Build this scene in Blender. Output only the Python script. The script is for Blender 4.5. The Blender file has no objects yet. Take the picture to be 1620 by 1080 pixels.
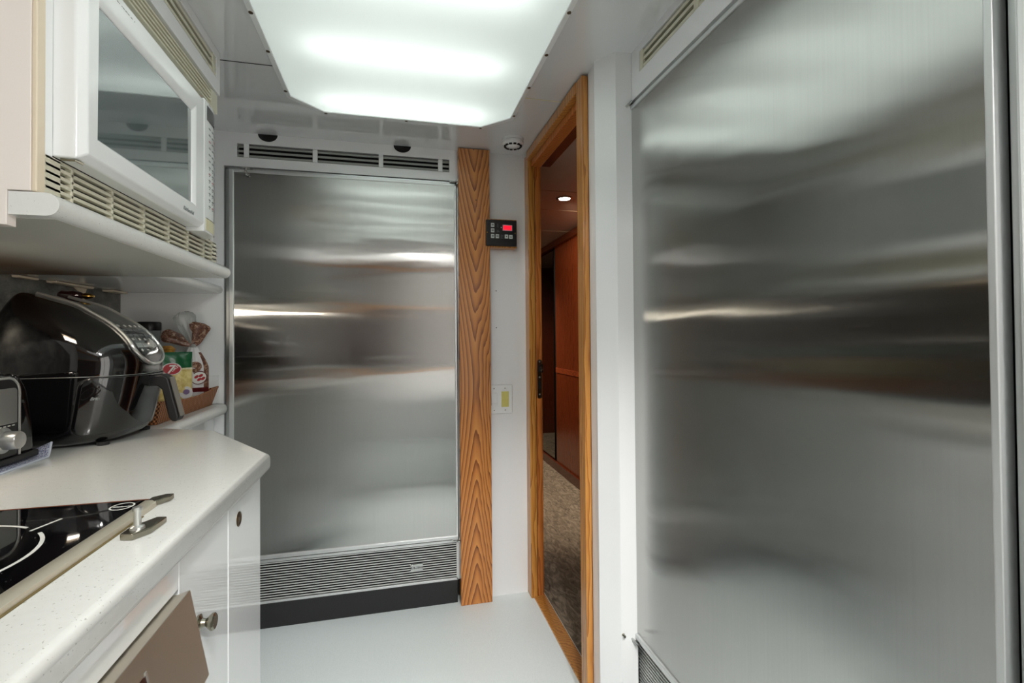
import bpy, bmesh, math, random
from mathutils import Vector, Matrix
random.seed(7)
scn = bpy.context.scene
col = scn.collection
R = math.radians

# ------------------------------------------------------------------ materials
def lin(c):
    return tuple(((v/255)/12.92 if v/255 <= .04045 else ((v/255+.055)/1.055)**2.4) for v in c) + (1,)

def mat(name, rgb, rough=.5, metal=0, coat=0, spec=None, emit=None, estr=0, trans=0, ior=None, alpha=None, coat_rough=.03, coat_ior=None):
    m = bpy.data.materials.new(name); m.use_nodes = True
    b = m.node_tree.nodes['Principled BSDF']
    b.inputs['Base Color'].default_value = lin(rgb)
    b.inputs['Roughness'].default_value = rough
    b.inputs['Metallic'].default_value = metal
    b.inputs['Coat Weight'].default_value = coat
    b.inputs['Coat Roughness'].default_value = coat_rough
    if coat_ior: b.inputs['Coat IOR'].default_value = coat_ior
    if spec is not None: b.inputs['Specular IOR Level'].default_value = spec
    if emit: b.inputs['Emission Color'].default_value = lin(emit); b.inputs['Emission Strength'].default_value = estr
    if trans: b.inputs['Transmission Weight'].default_value = trans
    if ior: b.inputs['IOR'].default_value = ior
    if alpha is not None: b.inputs['Alpha'].default_value = alpha
    return m

class NT:
    """tiny helper for node expressions"""
    def __init__(s, m): s.nt = m.node_tree; s.N = s.nt.nodes; s.L = s.nt.links; s.b = s.N['Principled BSDF']
    def node(s, t, **k):
        n = s.N.new(t)
        for a, v in k.items(): setattr(n, a, v)
        return n
    def put(s, sock, v):
        if isinstance(v, bpy.types.NodeSocket): s.L.new(v, sock)
        else: sock.default_value = v
    def math(s, op, a, b=0.0, clamp=False):
        n = s.node('ShaderNodeMath', operation=op); n.use_clamp = clamp
        s.put(n.inputs[0], a); s.put(n.inputs[1], b); return n.outputs[0]
    def pos(s):
        return s.node('ShaderNodeNewGeometry').outputs['Position']
    def xyz(s, v):
        n = s.node('ShaderNodeSeparateXYZ'); s.L.new(v, n.inputs[0]); return n.outputs
    def vec(s, x, y, z):
        n = s.node('ShaderNodeCombineXYZ')
        for i, v in enumerate((x, y, z)): s.put(n.inputs[i], v)
        return n.outputs[0]
    def mapping(s, v, scale, loc=(0,0,0)):
        n = s.node('ShaderNodeMapping'); s.L.new(v, n.inputs[0])
        n.inputs['Scale'].default_value = scale; n.inputs['Location'].default_value = loc
        return n.outputs[0]
    def noise(s, v, scale, detail=3, rough=.5, dist=0):
        n = s.node('ShaderNodeTexNoise'); s.L.new(v, n.inputs['Vector'])
        n.inputs['Scale'].default_value = scale; n.inputs['Detail'].default_value = detail
        n.inputs['Roughness'].default_value = rough; n.inputs['Distortion'].default_value = dist
        return n.outputs['Fac']
    def ramp(s, f, stops, interp='LINEAR'):
        n = s.node('ShaderNodeValToRGB'); s.L.new(f, n.inputs[0]); cr = n.color_ramp; cr.interpolation = interp
        while len(cr.elements) < len(stops): cr.elements.new(.5)
        for e, (p, c) in zip(cr.elements, stops):
            e.position = p; e.color = lin(c) if len(c) == 3 else c
        return n.outputs[0]
    def mix(s, f, a, b):
        n = s.node('ShaderNodeMix', data_type='RGBA'); s.put(n.inputs[0], f); s.put(n.inputs[6], a); s.put(n.inputs[7], b); return n.outputs[2]
    def bump(s, h, strength=.3, dist=.01):
        n = s.node('ShaderNodeBump'); n.inputs['Strength'].default_value = strength; n.inputs['Distance'].default_value = dist
        s.L.new(h, n.inputs['Height']); s.L.new(n.outputs[0], s.b.inputs['Normal']); return n
    def color(s, c): s.put(s.b.inputs['Base Color'], c)

white_lam = mat('white_laminate', (236, 237, 238), .16, coat=.3)
ceil_lam = mat('gloss_ceiling_laminate', (226, 228, 229), .03, coat=.6, coat_rough=.01, coat_ior=1.7, ior=1.9)
cab_lam = mat('gloss_cabinet_laminate', (232, 235, 236), .2, coat=1, coat_rough=.01, coat_ior=1.7)
cream_lam = mat('cream_laminate', (240, 231, 224), .3, coat=.2)
cream_edge = mat('cream_edge_band', (228, 214, 190), .5)
cream_plastic = mat('cream_plastic', (214, 211, 190), .35)
white_plastic = mat('white_plastic', (238, 240, 240), .22, coat=.4)
yellow_plastic = mat('yellowed_plastic', (222, 216, 178), .35)
ivory = mat('ivory_yellow_plastic', (214, 205, 120), .35)
dark_void = mat('dark_void', (14, 14, 14), .8)
black_gloss = mat('black_gloss_plastic', (10, 10, 11), .05, coat=.6, coat_rough=.02)
black_satin = mat('black_satin_plastic', (22, 22, 24), .35)
black_rubber = mat('black_rubber_base', (30, 30, 31), .6)
chrome = mat('chrome', (190, 192, 190), .12, metal=1)
alu = mat('brushed_aluminium', (196, 199, 198), .3, metal=1)
slat_grey = mat('grey_vent_slat', (150, 153, 148), .4)
slat_mat = mat('pale_grille_slat', (214, 216, 214), .35, metal=.25)
alu_white = mat('pale_anodised_trim', (214, 216, 216), .32, metal=.6)
satin_silver = mat('satin_silver', (196, 197, 194), .3, metal=.85)
nickel = mat('aged_nickel', (150, 146, 132), .25, metal=1)
brass = mat('brass_tip', (150, 120, 60), .25, metal=1)
strike_metal = mat('aged_bronze_plate', (92, 78, 60), .35, metal=1)
mwglass = mat('microwave_window_glass', (66, 74, 76), .05, coat=1, coat_rough=.02)
mesh_dots = None
print_grey = mat('printed_grey', (120, 126, 128), .5)
print_red = mat('printed_red', (170, 120, 122), .5)
print_white = mat('printed_white', (225, 225, 220), .5)
print_dark = mat('printed_dark', (50, 50, 50), .5)
red_led = mat('red_display', (200, 16, 40), .4, emit=(255, 20, 50), estr=.7)
red_ink = mat('red_print', (170, 20, 34), .3, coat=.4)
dark_red = mat('dark_red_print', (96, 26, 30), .3, coat=.4)
green_film = mat('green_film', (26, 92, 56), .25, coat=.5)
clear_film = mat('clear_film', (240, 242, 242), .18, trans=.72, ior=1.2, coat=.6)
clear_plastic = mat('clear_plastic', (220, 226, 226), .08, trans=.85, ior=1.1)
white_film = mat('white_film', (224, 222, 222), .3, coat=.4)
tube_mat = mat('fluorescent_tube', (255, 255, 255), .4, emit=(246, 255, 250), estr=4.2)
copper_edge = mat('copper_edge', (150, 92, 66), .4, metal=.6)

m = mwglass; n = NT(m)     # fine dotted screen behind the microwave glass
p = n.xyz(n.pos())
d1 = n.math('SINE', n.math('MULTIPLY', n.math('ADD', p[1], p[2]), 2*math.pi/.0036))
d2 = n.math('SINE', n.math('MULTIPLY', n.math('SUBTRACT', p[1], p[2]), 2*math.pi/.0036))
n.color(n.mix(n.math('GREATER_THAN', n.math('MULTIPLY', d1, d2), .35), lin((74, 86, 86)), lin((136, 146, 146))))

def steel(name, tangent):
    m = mat(name, (168, 170, 168), .3, metal=1); n = NT(m)
    n.b.inputs['Anisotropic'].default_value = 1.0
    n.put(n.b.inputs['Tangent'], n.vec(*tangent))
    P = n.pos()
    hx = (170, 170, 1.2)
    grain = n.noise(n.mapping(P, (260, 260, 3)), 1, 4, .6)
    n.color(n.mix(grain, lin((180, 180, 177)), lin((190, 190, 187))))
    smudge = n.noise(n.mapping(P, (3, 3, 3)), 1.5, 5, .6)
    n.put(n.b.inputs['Roughness'], n.math('ADD', .07, n.math('MULTIPLY', smudge, .07)))
    wav = n.noise(n.mapping(P, (.9, .9, 5.5)), 1, 2, .4, .3)      # slight oil-canning of the sheet
    b = n.bump(wav, .25, .010)
    wn1 = n.node('ShaderNodeTexWhiteNoise', noise_dimensions='3D'); n.L.new(n.mapping(P, (9000, 9000, 9000)), wn1.inputs['Vector'])
    wc = n.xyz(wn1.outputs['Color'])
    k_ = n.math('MULTIPLY', n.math('SUBTRACT', n.math('ADD', wc[0], wc[1]), 1.0), .15)     # fine vertical brushing spreads reflections sideways
    off = n.node('ShaderNodeVectorMath', operation='SCALE'); off.inputs[0].default_value = tangent; n.L.new(k_, off.inputs['Scale'])
    ad = n.node('ShaderNodeVectorMath', operation='ADD'); n.L.new(b.outputs[0], ad.inputs[0]); n.L.new(off.outputs[0], ad.inputs[1])
    nn_ = n.node('ShaderNodeVectorMath', operation='NORMALIZE'); n.L.new(ad.outputs[0], nn_.inputs[0]); n.L.new(nn_.outputs[0], n.b.inputs['Normal'])
    return m
steel_back = steel('stainless_sheet_back', (1, 0, 0))
steel_right = steel('stainless_sheet_right', (0, 1, 0))

def wood(name, light, mid, dark, xc=.342, kind='cathedral', gloss=.3):
    m = mat(name, light, gloss, coat=.25, coat_rough=.15); n = NT(m)
    P = n.pos(); x, y, z = n.xyz(P)
    wob = n.noise(n.mapping(P, (14, 14, 2.2)), 1, 3, .55)
    if kind == 'cathedral':
        dx = n.math('ABSOLUTE', n.math('ADD', n.math('SUBTRACT', x, xc), n.math('MULTIPLY', n.math('SUBTRACT', wob, .5), .03)))
        a = n.math('MULTIPLY', n.math('POWER', dx, 1.35), 135)
        zz = n.math('SUBTRACT', z, .95)
        c = n.math('MULTIPLY', n.math('SQRT', n.math('ADD', n.math('MULTIPLY', zz, zz), .12)), -13)
        ph = n.math('ADD', n.math('ADD', a, c), n.math('MULTIPLY', wob, 2.2))
    else:
        ph = n.math('ADD', n.math('MULTIPLY', n.math('ADD', x, y), 55), n.math('MULTIPLY', wob, 5))
    s = n.math('FRACT', ph)
    fine = n.noise(n.mapping(P, (420, 420, 9)), 1, 3, .6)
    t = n.math('ADD', n.math('MULTIPLY', s, .75), n.math('MULTIPLY', fine, .3))
    n.color(n.ramp(t, [(.1, light), (.55, mid), (.86, dark), (.97, mid)]))
    n.bump(fine, .08, .002)
    return m
oak = wood('oak_cathedral', (208, 142, 70), (190, 118, 50), (118, 60, 22))
oak_plain = wood('oak_straight', (204, 146, 74), (192, 130, 58), (152, 92, 36), kind='straight')
oak_red = wood('oak_redder', (206, 128, 62), (192, 112, 50), (146, 78, 32), kind='straight')
cherry = wood('cherry_panel', (134, 66, 34), (126, 58, 28), (108, 48, 22), kind='straight', gloss=.22)
cherry_dark = wood('cherry_trim', (104, 48, 26), (92, 40, 20), (66, 28, 14), kind='straight', gloss=.25)

m = burl = mat('burl_inlay', (150, 70, 40), .3); n = NT(m)
n.color(n.ramp(n.noise(n.mapping(n.pos(), (1, 14, 30)), 1, 5, .7, 1.5), [(.35, (96, 36, 22)), (.5, (176, 86, 44)), (.65, (120, 46, 26))]))

def speckled(name, base, spots, sc, rough=.25, thr=.68):
    m = mat(name, base, rough, coat=.25); n = NT(m); P = n.pos()
    a = n.noise(P, sc, 2, .5)
    b = n.noise(P, sc*.28, 3, .6)
    c = n.mix(n.math('GREATER_THAN', a, thr), lin(base), lin(spots))
    broad = n.noise(P, 2.5, 3, .6)
    n.color(n.mix(n.math('MULTIPLY', n.math('SUBTRACT', b, .35, True), .6), c, lin(tuple(int(v*.93) for v in base))))
    return m
counter_mat = speckled('solid_surface_counter', (226, 227, 224), (176, 176, 170), 330, .2, .70)
floor_mat = speckled('speckled_vinyl', (232, 240, 241), (200, 212, 214), 520, .45, .62)

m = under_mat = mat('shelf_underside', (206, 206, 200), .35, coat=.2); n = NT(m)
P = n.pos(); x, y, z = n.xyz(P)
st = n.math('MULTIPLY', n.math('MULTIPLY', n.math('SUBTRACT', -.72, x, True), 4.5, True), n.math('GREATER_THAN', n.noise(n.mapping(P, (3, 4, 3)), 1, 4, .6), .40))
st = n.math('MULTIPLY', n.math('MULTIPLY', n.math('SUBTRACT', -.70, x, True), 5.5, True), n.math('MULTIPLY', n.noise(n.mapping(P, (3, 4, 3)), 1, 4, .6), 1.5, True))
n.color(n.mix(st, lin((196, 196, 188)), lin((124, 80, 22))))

m = splash = mat('tarnished_backsplash', (90, 92, 90), .38, metal=.75); n = NT(m)
nz = n.noise(n.mapping(n.pos(), (9, 9, 13)), 1, 7, .75)
n.color(n.ramp(nz, [(.3, (58, 58, 56)), (.5, (104, 104, 100)), (.7, (150, 148, 140))]))
n.put(n.b.inputs['Roughness'], n.math('ADD', .25, n.math('MULTIPLY', nz, .3)))

m = carpet = mat('sculpted_carpet', (92, 82, 70), .95); n = NT(m)
P = n.pos()
wv = n.noise(n.mapping(P, (26, 9, 1)), 1, 4, .65, 2.2)
n.color(n.ramp(wv, [(.3, (84, 74, 62)), (.5, (124, 112, 96)), (.7, (160, 148, 130))]))
n.bump(wv, .8, .01)

m = wicker = mat('woven_wicker', (168, 96, 52), .55); n = NT(m)
x, y, z = n.xyz(n.pos())
w1 = n.math('SINE', n.math('MULTIPLY', n.math('ADD', x, y), 2*math.pi/.011))
w2 = n.math('SINE', n.math('MULTIPLY', z, 2*math.pi/.013))
w = n.math('MULTIPLY', w1, w2)
n.color(n.ramp(n.math('ADD', n.math('MULTIPLY', w, .5), .5), [(.1, (44, 18, 8)), (.45, (150, 84, 42)), (.9, (216, 154, 100))]))
n.bump(w, .6, .003)

m = crust = mat('rye_crust', (112, 66, 42), .6, coat=.6, coat_rough=.15); n = NT(m)
nz = n.noise(n.pos(), 75, 5, .75, 1.0)
n.color(n.ramp(nz, [(.35, (74, 38, 24)), (.52, (122, 72, 48)), (.62, (196, 166, 140)), (.7, (110, 64, 42))])); n.bump(nz, .7, .006)
m = yellow_bag = mat('yellow_snack_film', (224, 202, 122), .3, coat=.4); n = NT(m)
nz = n.noise(n.pos(), 60, 4, .6); n.color(n.ramp(nz, [(.35, (206, 182, 102)), (.6, (234, 218, 150))])); n.bump(nz, .3, .004)
m = bun_mat = mat('golden_bun_bag', (196, 140, 50), .3, coat=.5); n = NT(m)
nz = n.noise(n.pos(), 55, 3, .6); n.color(n.ramp(nz, [(.3, (150, 90, 26)), (.65, (220, 168, 76))]))
m = towel = mat('blue_white_towel', (180, 186, 212), .95); n = NT(m)
nz = n.noise(n.pos(), 420, 2, .6); n.color(n.ramp(nz, [(.4, (104, 108, 160)), (.56, (214, 218, 232))])); n.bump(nz, 1, .003)
towel_hem = mat('white_hem', (206, 212, 224), .9)
m = cooktop_glass = mat('black_ceramic_glass', (10, 10, 14), .04, coat=1, coat_rough=.01); n = NT(m)
nz = n.noise(n.pos(), 210, 2, .5); n.color(n.mix(n.math('GREATER_THAN', nz, .735), lin((9, 9, 13)), lin((130, 130, 130))))
m = ovensteel = mat('oven_stainless', (196, 190, 176), .34, metal=1); n = NT(m)
hall_ceiling_mat = mat('tan_headliner', (170, 160, 146), .45, coat=.3, coat_rough=.3)
rear_brown = mat('dark_walnut', (60, 42, 32), .35, coat=.3)
diffuser_mat = bpy.data.materials.new('opal_acrylic'); diffuser_mat.use_nodes = True
nt = diffuser_mat.node_tree; nt.nodes.clear()
out = nt.nodes.new('ShaderNodeOutputMaterial'); mx = nt.nodes.new('ShaderNodeAddShader')
tr = nt.nodes.new('ShaderNodeBsdfTranslucent'); tr.inputs[0].default_value = (.645, .66, .65, 1)
em = nt.nodes.new('ShaderNodeEmission'); em.inputs[0].default_value = (.955, 1, .975, 1); em.inputs[1].default_value = .10
nt.links.new(tr.outputs[0], mx.inputs[0]); nt.links.new(em.outputs[0], mx.inputs[1]); nt.links.new(mx.outputs[0], out.inputs[0])

# ------------------------------------------------------------------ mesh helpers
WORLD = {}
class MB:
    def __init__(s): s.bm = bmesh.new()
    def box(s, x0, x1, y0, y1, z0, z1):
        v = [s.bm.verts.new((x, y, z)) for x in (x0, x1) for y in (y0, y1) for z in (z0, z1)]
        for f in ((0,1,3,2), (4,6,7,5), (0,4,5,1), (2,3,7,6), (0,2,6,4), (1,5,7,3)): s.bm.faces.new([v[i] for i in f])
        return s
    def prism(s, pts, axis, a, b):
        """pts 2-D polygon in the two remaining axes, extruded along axis from a to b"""
        def P(p, t):
            return {'X': (t, p[0], p[1]), 'Y': (p[0], t, p[1]), 'Z': (p[0], p[1], t)}[axis]
        A = [s.bm.verts.new(P(p, a)) for p in pts]; B = [s.bm.verts.new(P(p, b)) for p in pts]
        s.bm.faces.new(A); s.bm.faces.new(B[::-1])
        k = len(pts)
        for i in range(k): s.bm.faces.new((A[i], B[i], B[(i+1) % k], A[(i+1) % k]))
        return s
    def tube(s, pts, r, seg=8, closed=False, flat=1.0):
        rings = []; n = len(pts); pts = [Vector(p) for p in pts]
        up = Vector((0, 0, 1))
        for i, p in enumerate(pts):
            a = pts[(i-1) % n] if (closed or i) else p; b = pts[(i+1) % n] if (closed or i < n-1) else p
            t = (b-a).normalized(); u = t.cross(up)
            if u.length < .05: u = t.cross(Vector((0, 1, 0)))
            u.normalize(); w = t.cross(u).normalized()
            rr = r[i] if isinstance(r, (list, tuple)) else r
            rings.append([s.bm.verts.new(p + u*math.cos(2*math.pi*k/seg)*rr + w*math.sin(2*math.pi*k/seg)*rr*flat) for k in range(seg)])
        m = n if closed else n-1
        for i in range(m):
            A, B = rings[i], rings[(i+1) % n]
            for k in range(seg): s.bm.faces.new((A[k], A[(k+1) % seg], B[(k+1) % seg], B[k]))
        if not closed: s.bm.faces.new(rings[0][::-1]); s.bm.faces.new(rings[-1])
        return s
    def lathe(s, origin, axis, prof, seg=28):
        """prof list of (radius, distance along axis)"""
        o = Vector(origin); ax = Vector(axis).normalized(); u = ax.cross(Vector((0, 0, 1)))
        if u.length < .05: u = ax.cross(Vector((0, 1, 0)))
        u.normalize(); w = ax.cross(u)
        rings = [[s.bm.verts.new(o + ax*d + (u*math.cos(2*math.pi*k/seg) + w*math.sin(2*math.pi*k/seg))*max(r, 1e-5)) for k in range(seg)] for r, d in prof]
        for A, B in zip(rings, rings[1:]):
            for k in range(seg): s.bm.faces.new((A[k], A[(k+1) % seg], B[(k+1) % seg], B[k]))
        s.bm.faces.new(rings[0][::-1]); s.bm.faces.new(rings[-1])
        return s
    def grid(s, rows, thick=0, closed_u=False):
        V = [[s.bm.verts.new(p) for p in r] for r in rows]
        for A, B in zip(V, V[1:]):
            k = len(A); m = k if closed_u else k-1
            for i in range(m): s.bm.faces.new((A[i], A[(i+1) % k], B[(i+1) % k], B[i]))
        return V
    def blob(s, c, rad, noise=.0, seg=24, rings=16, squash=None, seed=0, fx=None):
        rnd = random.Random(seed); ph = [rnd.uniform(0, 6.28) for _ in range(6)]
        rows = []
        for j in range(1, rings):
            th = math.pi*j/rings; row = []
            for i in range(seg):
                a = 2*math.pi*i/seg
                d = Vector((math.sin(th)*math.cos(a), math.sin(th)*math.sin(a), math.cos(th)))
                k = 1 + noise*(math.sin(5*a+ph[0])*math.sin(3*th+ph[1]) + .7*math.sin(8*a+ph[2])*math.sin(7*th+ph[3]))
                q = Vector((d.x*rad[0], d.y*rad[1], d.z*rad[2]))*k
                if fx: q = fx(q)
                row.append(Vector(c)+q)
            rows.append(row)
        V = s.grid(rows, closed_u=True)
        s.bm.faces.new(V[0]); s.bm.faces.new(V[-1][::-1])
        return s
    def build(s, name, material, parent=None, bevel=0, smooth=False, segs=2, solid=0):
        bm = s.bm; bmesh.ops.recalc_face_normals(bm, faces=bm.faces)
        xs = [v.co for v in bm.verts]
        c = sum(xs, Vector())/len(xs)
        mn = Vector([min(v[i] for v in xs) for i in range(3)]); mxx = Vector([max(v[i] for v in xs) for i in range(3)])
        c = (mn+mxx)/2
        if parent is None: c.z = mn.z
        bmesh.ops.translate(bm, verts=bm.verts, vec=-c)
        if smooth:
            for f in bm.faces: f.smooth = True
            for e in bm.edges:
                if len(e.link_faces) == 2 and e.calc_face_angle(0) > R(40): e.smooth = False
        me = bpy.data.meshes.new(name); bm.to_mesh(me); bm.free(); me.materials.append(material)
        o = bpy.data.objects.new(name, me); col.objects.link(o)
        WORLD[o] = c.copy()
        if parent is not None: o.parent = parent; o.location = c - WORLD[parent]
        else: o.location = c
        if solid:
            md = o.modifiers.new('solid', 'SOLIDIFY'); md.thickness = solid; md.offset = 0
        if bevel:
            md = o.modifiers.new('bevel', 'BEVEL'); md.width = bevel; md.segments = segs; md.limit_method = 'ANGLE'; md.angle_limit = R(35)
            if not smooth:
                for p_ in me.polygons: p_.use_smooth = True
                md.harden_normals = True
        return o

def tag(o, label, cat, group=None, kind=None):
    o['label'] = label; o['category'] = cat
    if group: o['group'] = group
    if kind: o['kind'] = kind
    return o
def thing(name, loc, label, cat, group=None, kind=None):
    o = bpy.data.objects.new(name, None); col.objects.link(o); o.location = loc; o.empty_display_size = .05
    WORLD[o] = Vector(loc)
    return tag(o, label, cat, group, kind)
def B(name, material, parent, *b, bevel=0, **k):
    return MB().box(*b).build(name, material, parent, bevel, **k)
def text(s, parent, material, loc, size, facing, name='lettering', italic=0, align='LEFT', extrude=.0003):
    c = bpy.data.curves.new(name, 'FONT'); c.body = s; c.size = size; c.extrude = extrude; c.offset = size*.02; c.shear = italic; c.align_x = align
    c.materials.append(material)
    tmp = bpy.data.objects.new(name, c); me = bpy.data.meshes.new_from_object(tmp); bpy.data.objects.remove(tmp)
    me.name = name; o = bpy.data.objects.new(name, me); col.objects.link(o)
    if not me.materials: me.materials.append(material)
    o.rotation_euler = facing if not isinstance(facing, str) else {'-Y': (R(90), 0, 0), '+X': (R(90), 0, R(90)), '-X': (R(90), 0, R(-90)), 'Z': (0, 0, 0)}[facing]
    WORLD[o] = Vector(loc); o.parent = parent; o.location = Vector(loc)-WORLD[parent]
    return o

XL, YB, XR, XD, ZC = -1.022, 2.145, .684, .597, 2.0
FZT, FZB = 1.842, .284        # refrigerator door top and bottom

# ------------------------------------------------------------------ the room shell
def S(mb, name, material, label, cat, **k):
    o = mb.build(name, material, None, **k); tag(o, label, cat, kind='structure'); return o

S(MB().prism([(XL-.1, -1.7), (1.2, -1.7), (1.2, 1.36), (.655, 1.36), (.655, 2.9), (XL-.1, 2.9)], 'Z', -.06, 0), 'floor', floor_mat, 'pale blue-white speckled vinyl galley floor', 'floor')
S(MB().box(.655, 2.3, 1.36, 6.2, -.06, 0), 'floor', carpet, 'brown sculpted carpet in the hallway beyond the doorway', 'carpet')

# ceiling with an octagonal opening for the light box
LX0, LX1, LY0, LY1, CH = -.350, .434, -.05, 1.868, .095
def octo(x0, x1, y0, y1, c):
    return [(x0, y0), (x1, y0), (x1, y1-c), (x1-c, y1), (x0+c, y1), (x0, y1-c)]
def ring_ceiling(x0, x1, y0, y1, hole, z0, z1):
    mb = MB(); bm = mb.bm
    faces = []
    for z in (z0, z1):
        O = [bm.verts.new((x, y, z)) for x, y in ((x0, y0), (x1, y0), (x1, y1), (x0, y1))]
        H = [bm.verts.new((x, y, z)) for x, y in hole]
        es = [bm.edges.new((L[i], L[(i+1) % len(L)])) for L in (O, H) for i in range(len(L))]
        bmesh.ops.triangle_fill(bm, edges=es, use_beauty=True)
        faces.append((O, H))
    for k in (0, 1):
        A, Bv = faces[0][k], faces[1][k]
        for i in range(len(A)): bm.faces.new((A[i], A[(i+1) % len(A)], Bv[(i+1) % len(A)], Bv[i]))
    return mb
S(ring_ceiling(XL-.1, XR+.0, -1.7, YB+.05, octo(LX0, LX1, LY0, LY1, CH), ZC, ZC+.03), 'ceiling', ceil_lam, 'glossy grey-white laminate ceiling around the light box', 'ceiling')
sm = MB(); sm.box(XL, LX0-.005, 1.596, 1.599, ZC-.0012, ZC+.001)
S(sm, 'trim_1', print_dark, 'thin dark ceiling seam left of the light box', 'ceiling seam')
sm = MB(); sm.box(LX1+.005, XD, 1.618, 1.621, ZC-.0012, ZC+.001)
S(sm, 'trim_2', yellow_plastic, 'thin ceiling seam right of the light box', 'ceiling seam')

# back wall : fascia over refrigerator with vent slot, left and right white panels
VZ0, VZ1, VX0, VX1 = 1.900, 1.956, -.617, .238
wb = MB()
wb.box(XL-.1, -.665, YB, YB+.03, 0, ZC)
wb.box(.285, .644, YB, YB+.03, 0, ZC)
wb.box(-.665, .285, YB, YB+.03, 1.862, VZ0)
wb.box(-.665, .285, YB, YB+.03, VZ1, ZC)
wb.box(-.665, VX0, YB, YB+.03, VZ0, VZ1)
wb.box(VX1, .285, YB, YB+.03, VZ0, VZ1)
S(wb, 'wall_back', white_lam, 'white laminate back wall panels above and beside the recessed refrigerator', 'wall')
# half round cable holes under the ceiling
for i, (hx, w) in enumerate(((-.503, 'left'), (.034, 'right'))):
    mb = MB(); N = 20
    mb.prism([(hx+.037*math.cos(math.pi+math.pi*k/N), ZC-.0005+.029*math.sin(math.pi+math.pi*k/N)) for k in range(N+1)], 'Y', YB-.0015, YB+.004)
    tag(mb.build('vent_hole', dark_void), 'black half-round hole at the ceiling line, the %s one of the pair over the refrigerator' % w, 'hole', 'half-round holes above the vent')

def air_vent(label, place):
    """place: 'back' 'right' 'left' -> louvred slot vents in the fascias"""
    if place == 'back':
        a0, a1, z0, z1, dv = VX0, VX1, VZ0, VZ1, (-.583, -.322, -.056, .198)
        def bx(mb, a, b, d0, d1, za, zb): mb.box(a, b, YB+d0, YB+d1, za, zb)
        def pr(mb, a, b, pts): mb.prism([(YB+d, z) for d, z in pts], 'X', a, b)
        loc = (-.19, YB, z0)
    elif place == 'right':
        a0, a1, z0, z1, dv = .46, 1.248, 1.921, 1.978, (1.236, .98, .72, .475)
        def bx(mb, a, b, d0, d1, za, zb): mb.box(XR+d0, XR+d1, a, b, za, zb)
        def pr(mb, a, b, pts): mb.prism([(XR+d, z) for d, z in pts], 'Y', a, b)
        loc = (XR, .85, z0)
    else:
        a0, a1, z0, z1, dv = .90, 1.535, 1.915, 1.972, (.92, 1.20, 1.515)
        def bx(mb, a, b, d0, d1, za, zb): mb.box(-.495-d1, -.495-d0, a, b, za, zb)
        def pr(mb, a, b, pts): mb.prism([(-.495-d, z) for d, z in pts], 'Y', a, b)
        loc = (-.495, 1.2, z0)
    t = thing('air_vent', loc, label, 'vent', 'louvred slot vents under the ceiling')
    h = (z1-z0)
    mb = MB(); bx(mb, a0-.002, a1+.002, .026, .034, z0-.002, z1+.002); mb.build('backing', dark_void, t)
    for k in range(3):
        zc = z0 + h*(k+.42)/3
        mb = MB(); pr(mb, a0+.001, a1-.001, [(.001, zc+.003), (.001, zc-.006), (.018, zc-.001), (.018, zc+.008)])
        mb.build('slat', cream_plastic if place != 'back' else slat_grey, t)
    for q in dv:
        mb = MB(); bx(mb, q-.0095, q+.0095, -.0005, .008, z0+.0008, z1-.0008)
        mb.build('divider', white_plastic if place == 'back' else cream_plastic, t, bevel=.001)
air_vent('long white louvred vent in the fascia above the far refrigerator', 'back')

# oak board beside the far refrigerator
t = thing('trim_3', (.342, 2.12, 0), 'tall oak board with bold cathedral grain beside the far refrigerator', 'trim board', kind='structure')
B('board', oak, t, .273, .411, 2.10, YB, .0, ZC-.004, bevel=.002)
for x, z in ((.35, 1.77), (.345, .245)):
    MB().lathe((x, 2.101, z), (0, -1, 0), [(.004, 0), (.003, .001), (.0005, .0015)], 12).build('screw', strike_metal, t)

# small holes on the wall
for z in (1.374, 1.207):
    tag(MB().lathe((.4465, YB-.0002, z), (0, -1, 0), [(.0025, -.002), (.0025, 0.0002), (.0022, .0006)], 10).build('screw_hole', print_dark),
        'tiny dark screw hole, %s of the two in the white panel' % ('upper' if z > 1.3 else 'lower'), 'hole', 'screw holes in the white panel')

# door wall, doorway
S(MB().box(.600, .70, 1.36, 1.424, 0, ZC), 'wall_right', white_lam, 'narrow white wall strip between the doorway and the corner post', 'wall')
po = MB().prism([(.592, 1.357), (.634, 1.299), (.6835, 1.294), (.6835, 1.325), (.72, 1.325), (.72, 1.375), (.600, 1.375)], 'Z', 0, ZC)
S(po, 'wall_right', white_lam, 'white corner post with a slanted face left of the near refrigerator', 'post')
hk = thing('wall_stud', (.640, 1.298, .295), 'tiny metal stud low on the white corner post', 'stud')
MB().lathe((.640, 1.299, .297), (0, -1, 0), [(.005, 0), (.003, .002), (.0025, .008), (.004, .009), (.003, .012)], 12).build('pin', nickel, hk)

d = thing('door_1', (.62, 1.77, 0), 'open doorway with oak frame leading into the wood panelled hallway', 'doorway', kind='structure')
B('casing', oak_plain, d, .578, .600, 1.424, 1.474, 0, 1.993, bevel=.003)
B('jamb', oak_plain, d, .600, .70, 1.424, 1.468, 0, 1.993)
B('casing', oak_plain, d, .584, .614, 2.083, YB, 0, 1.99, bevel=.003)
jb = B('jamb', oak_red, d, .6165, .645, 2.088, YB, 0, 1.985, bevel=.002)
B('jamb_groove', cherry_dark, d, .612, .618, 2.098, YB, 0, 1.985)
B('head_casing', oak_plain, d, .576, .600, 1.474, 2.083, 1.958, 1.995, bevel=.003)
B('head_jamb', oak_red, d, .600, .645, 1.468, 2.088, 1.932, 1.99, bevel=.002)
B('head_jamb', cherry_dark, d, .645, .70, 1.468, 2.118, 1.948, 1.99)
B('threshold', oak_plain, d, .597, .650, 1.40, 2.10, -.002, .007, bevel=.002)
sp = MB(); N = 10
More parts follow.
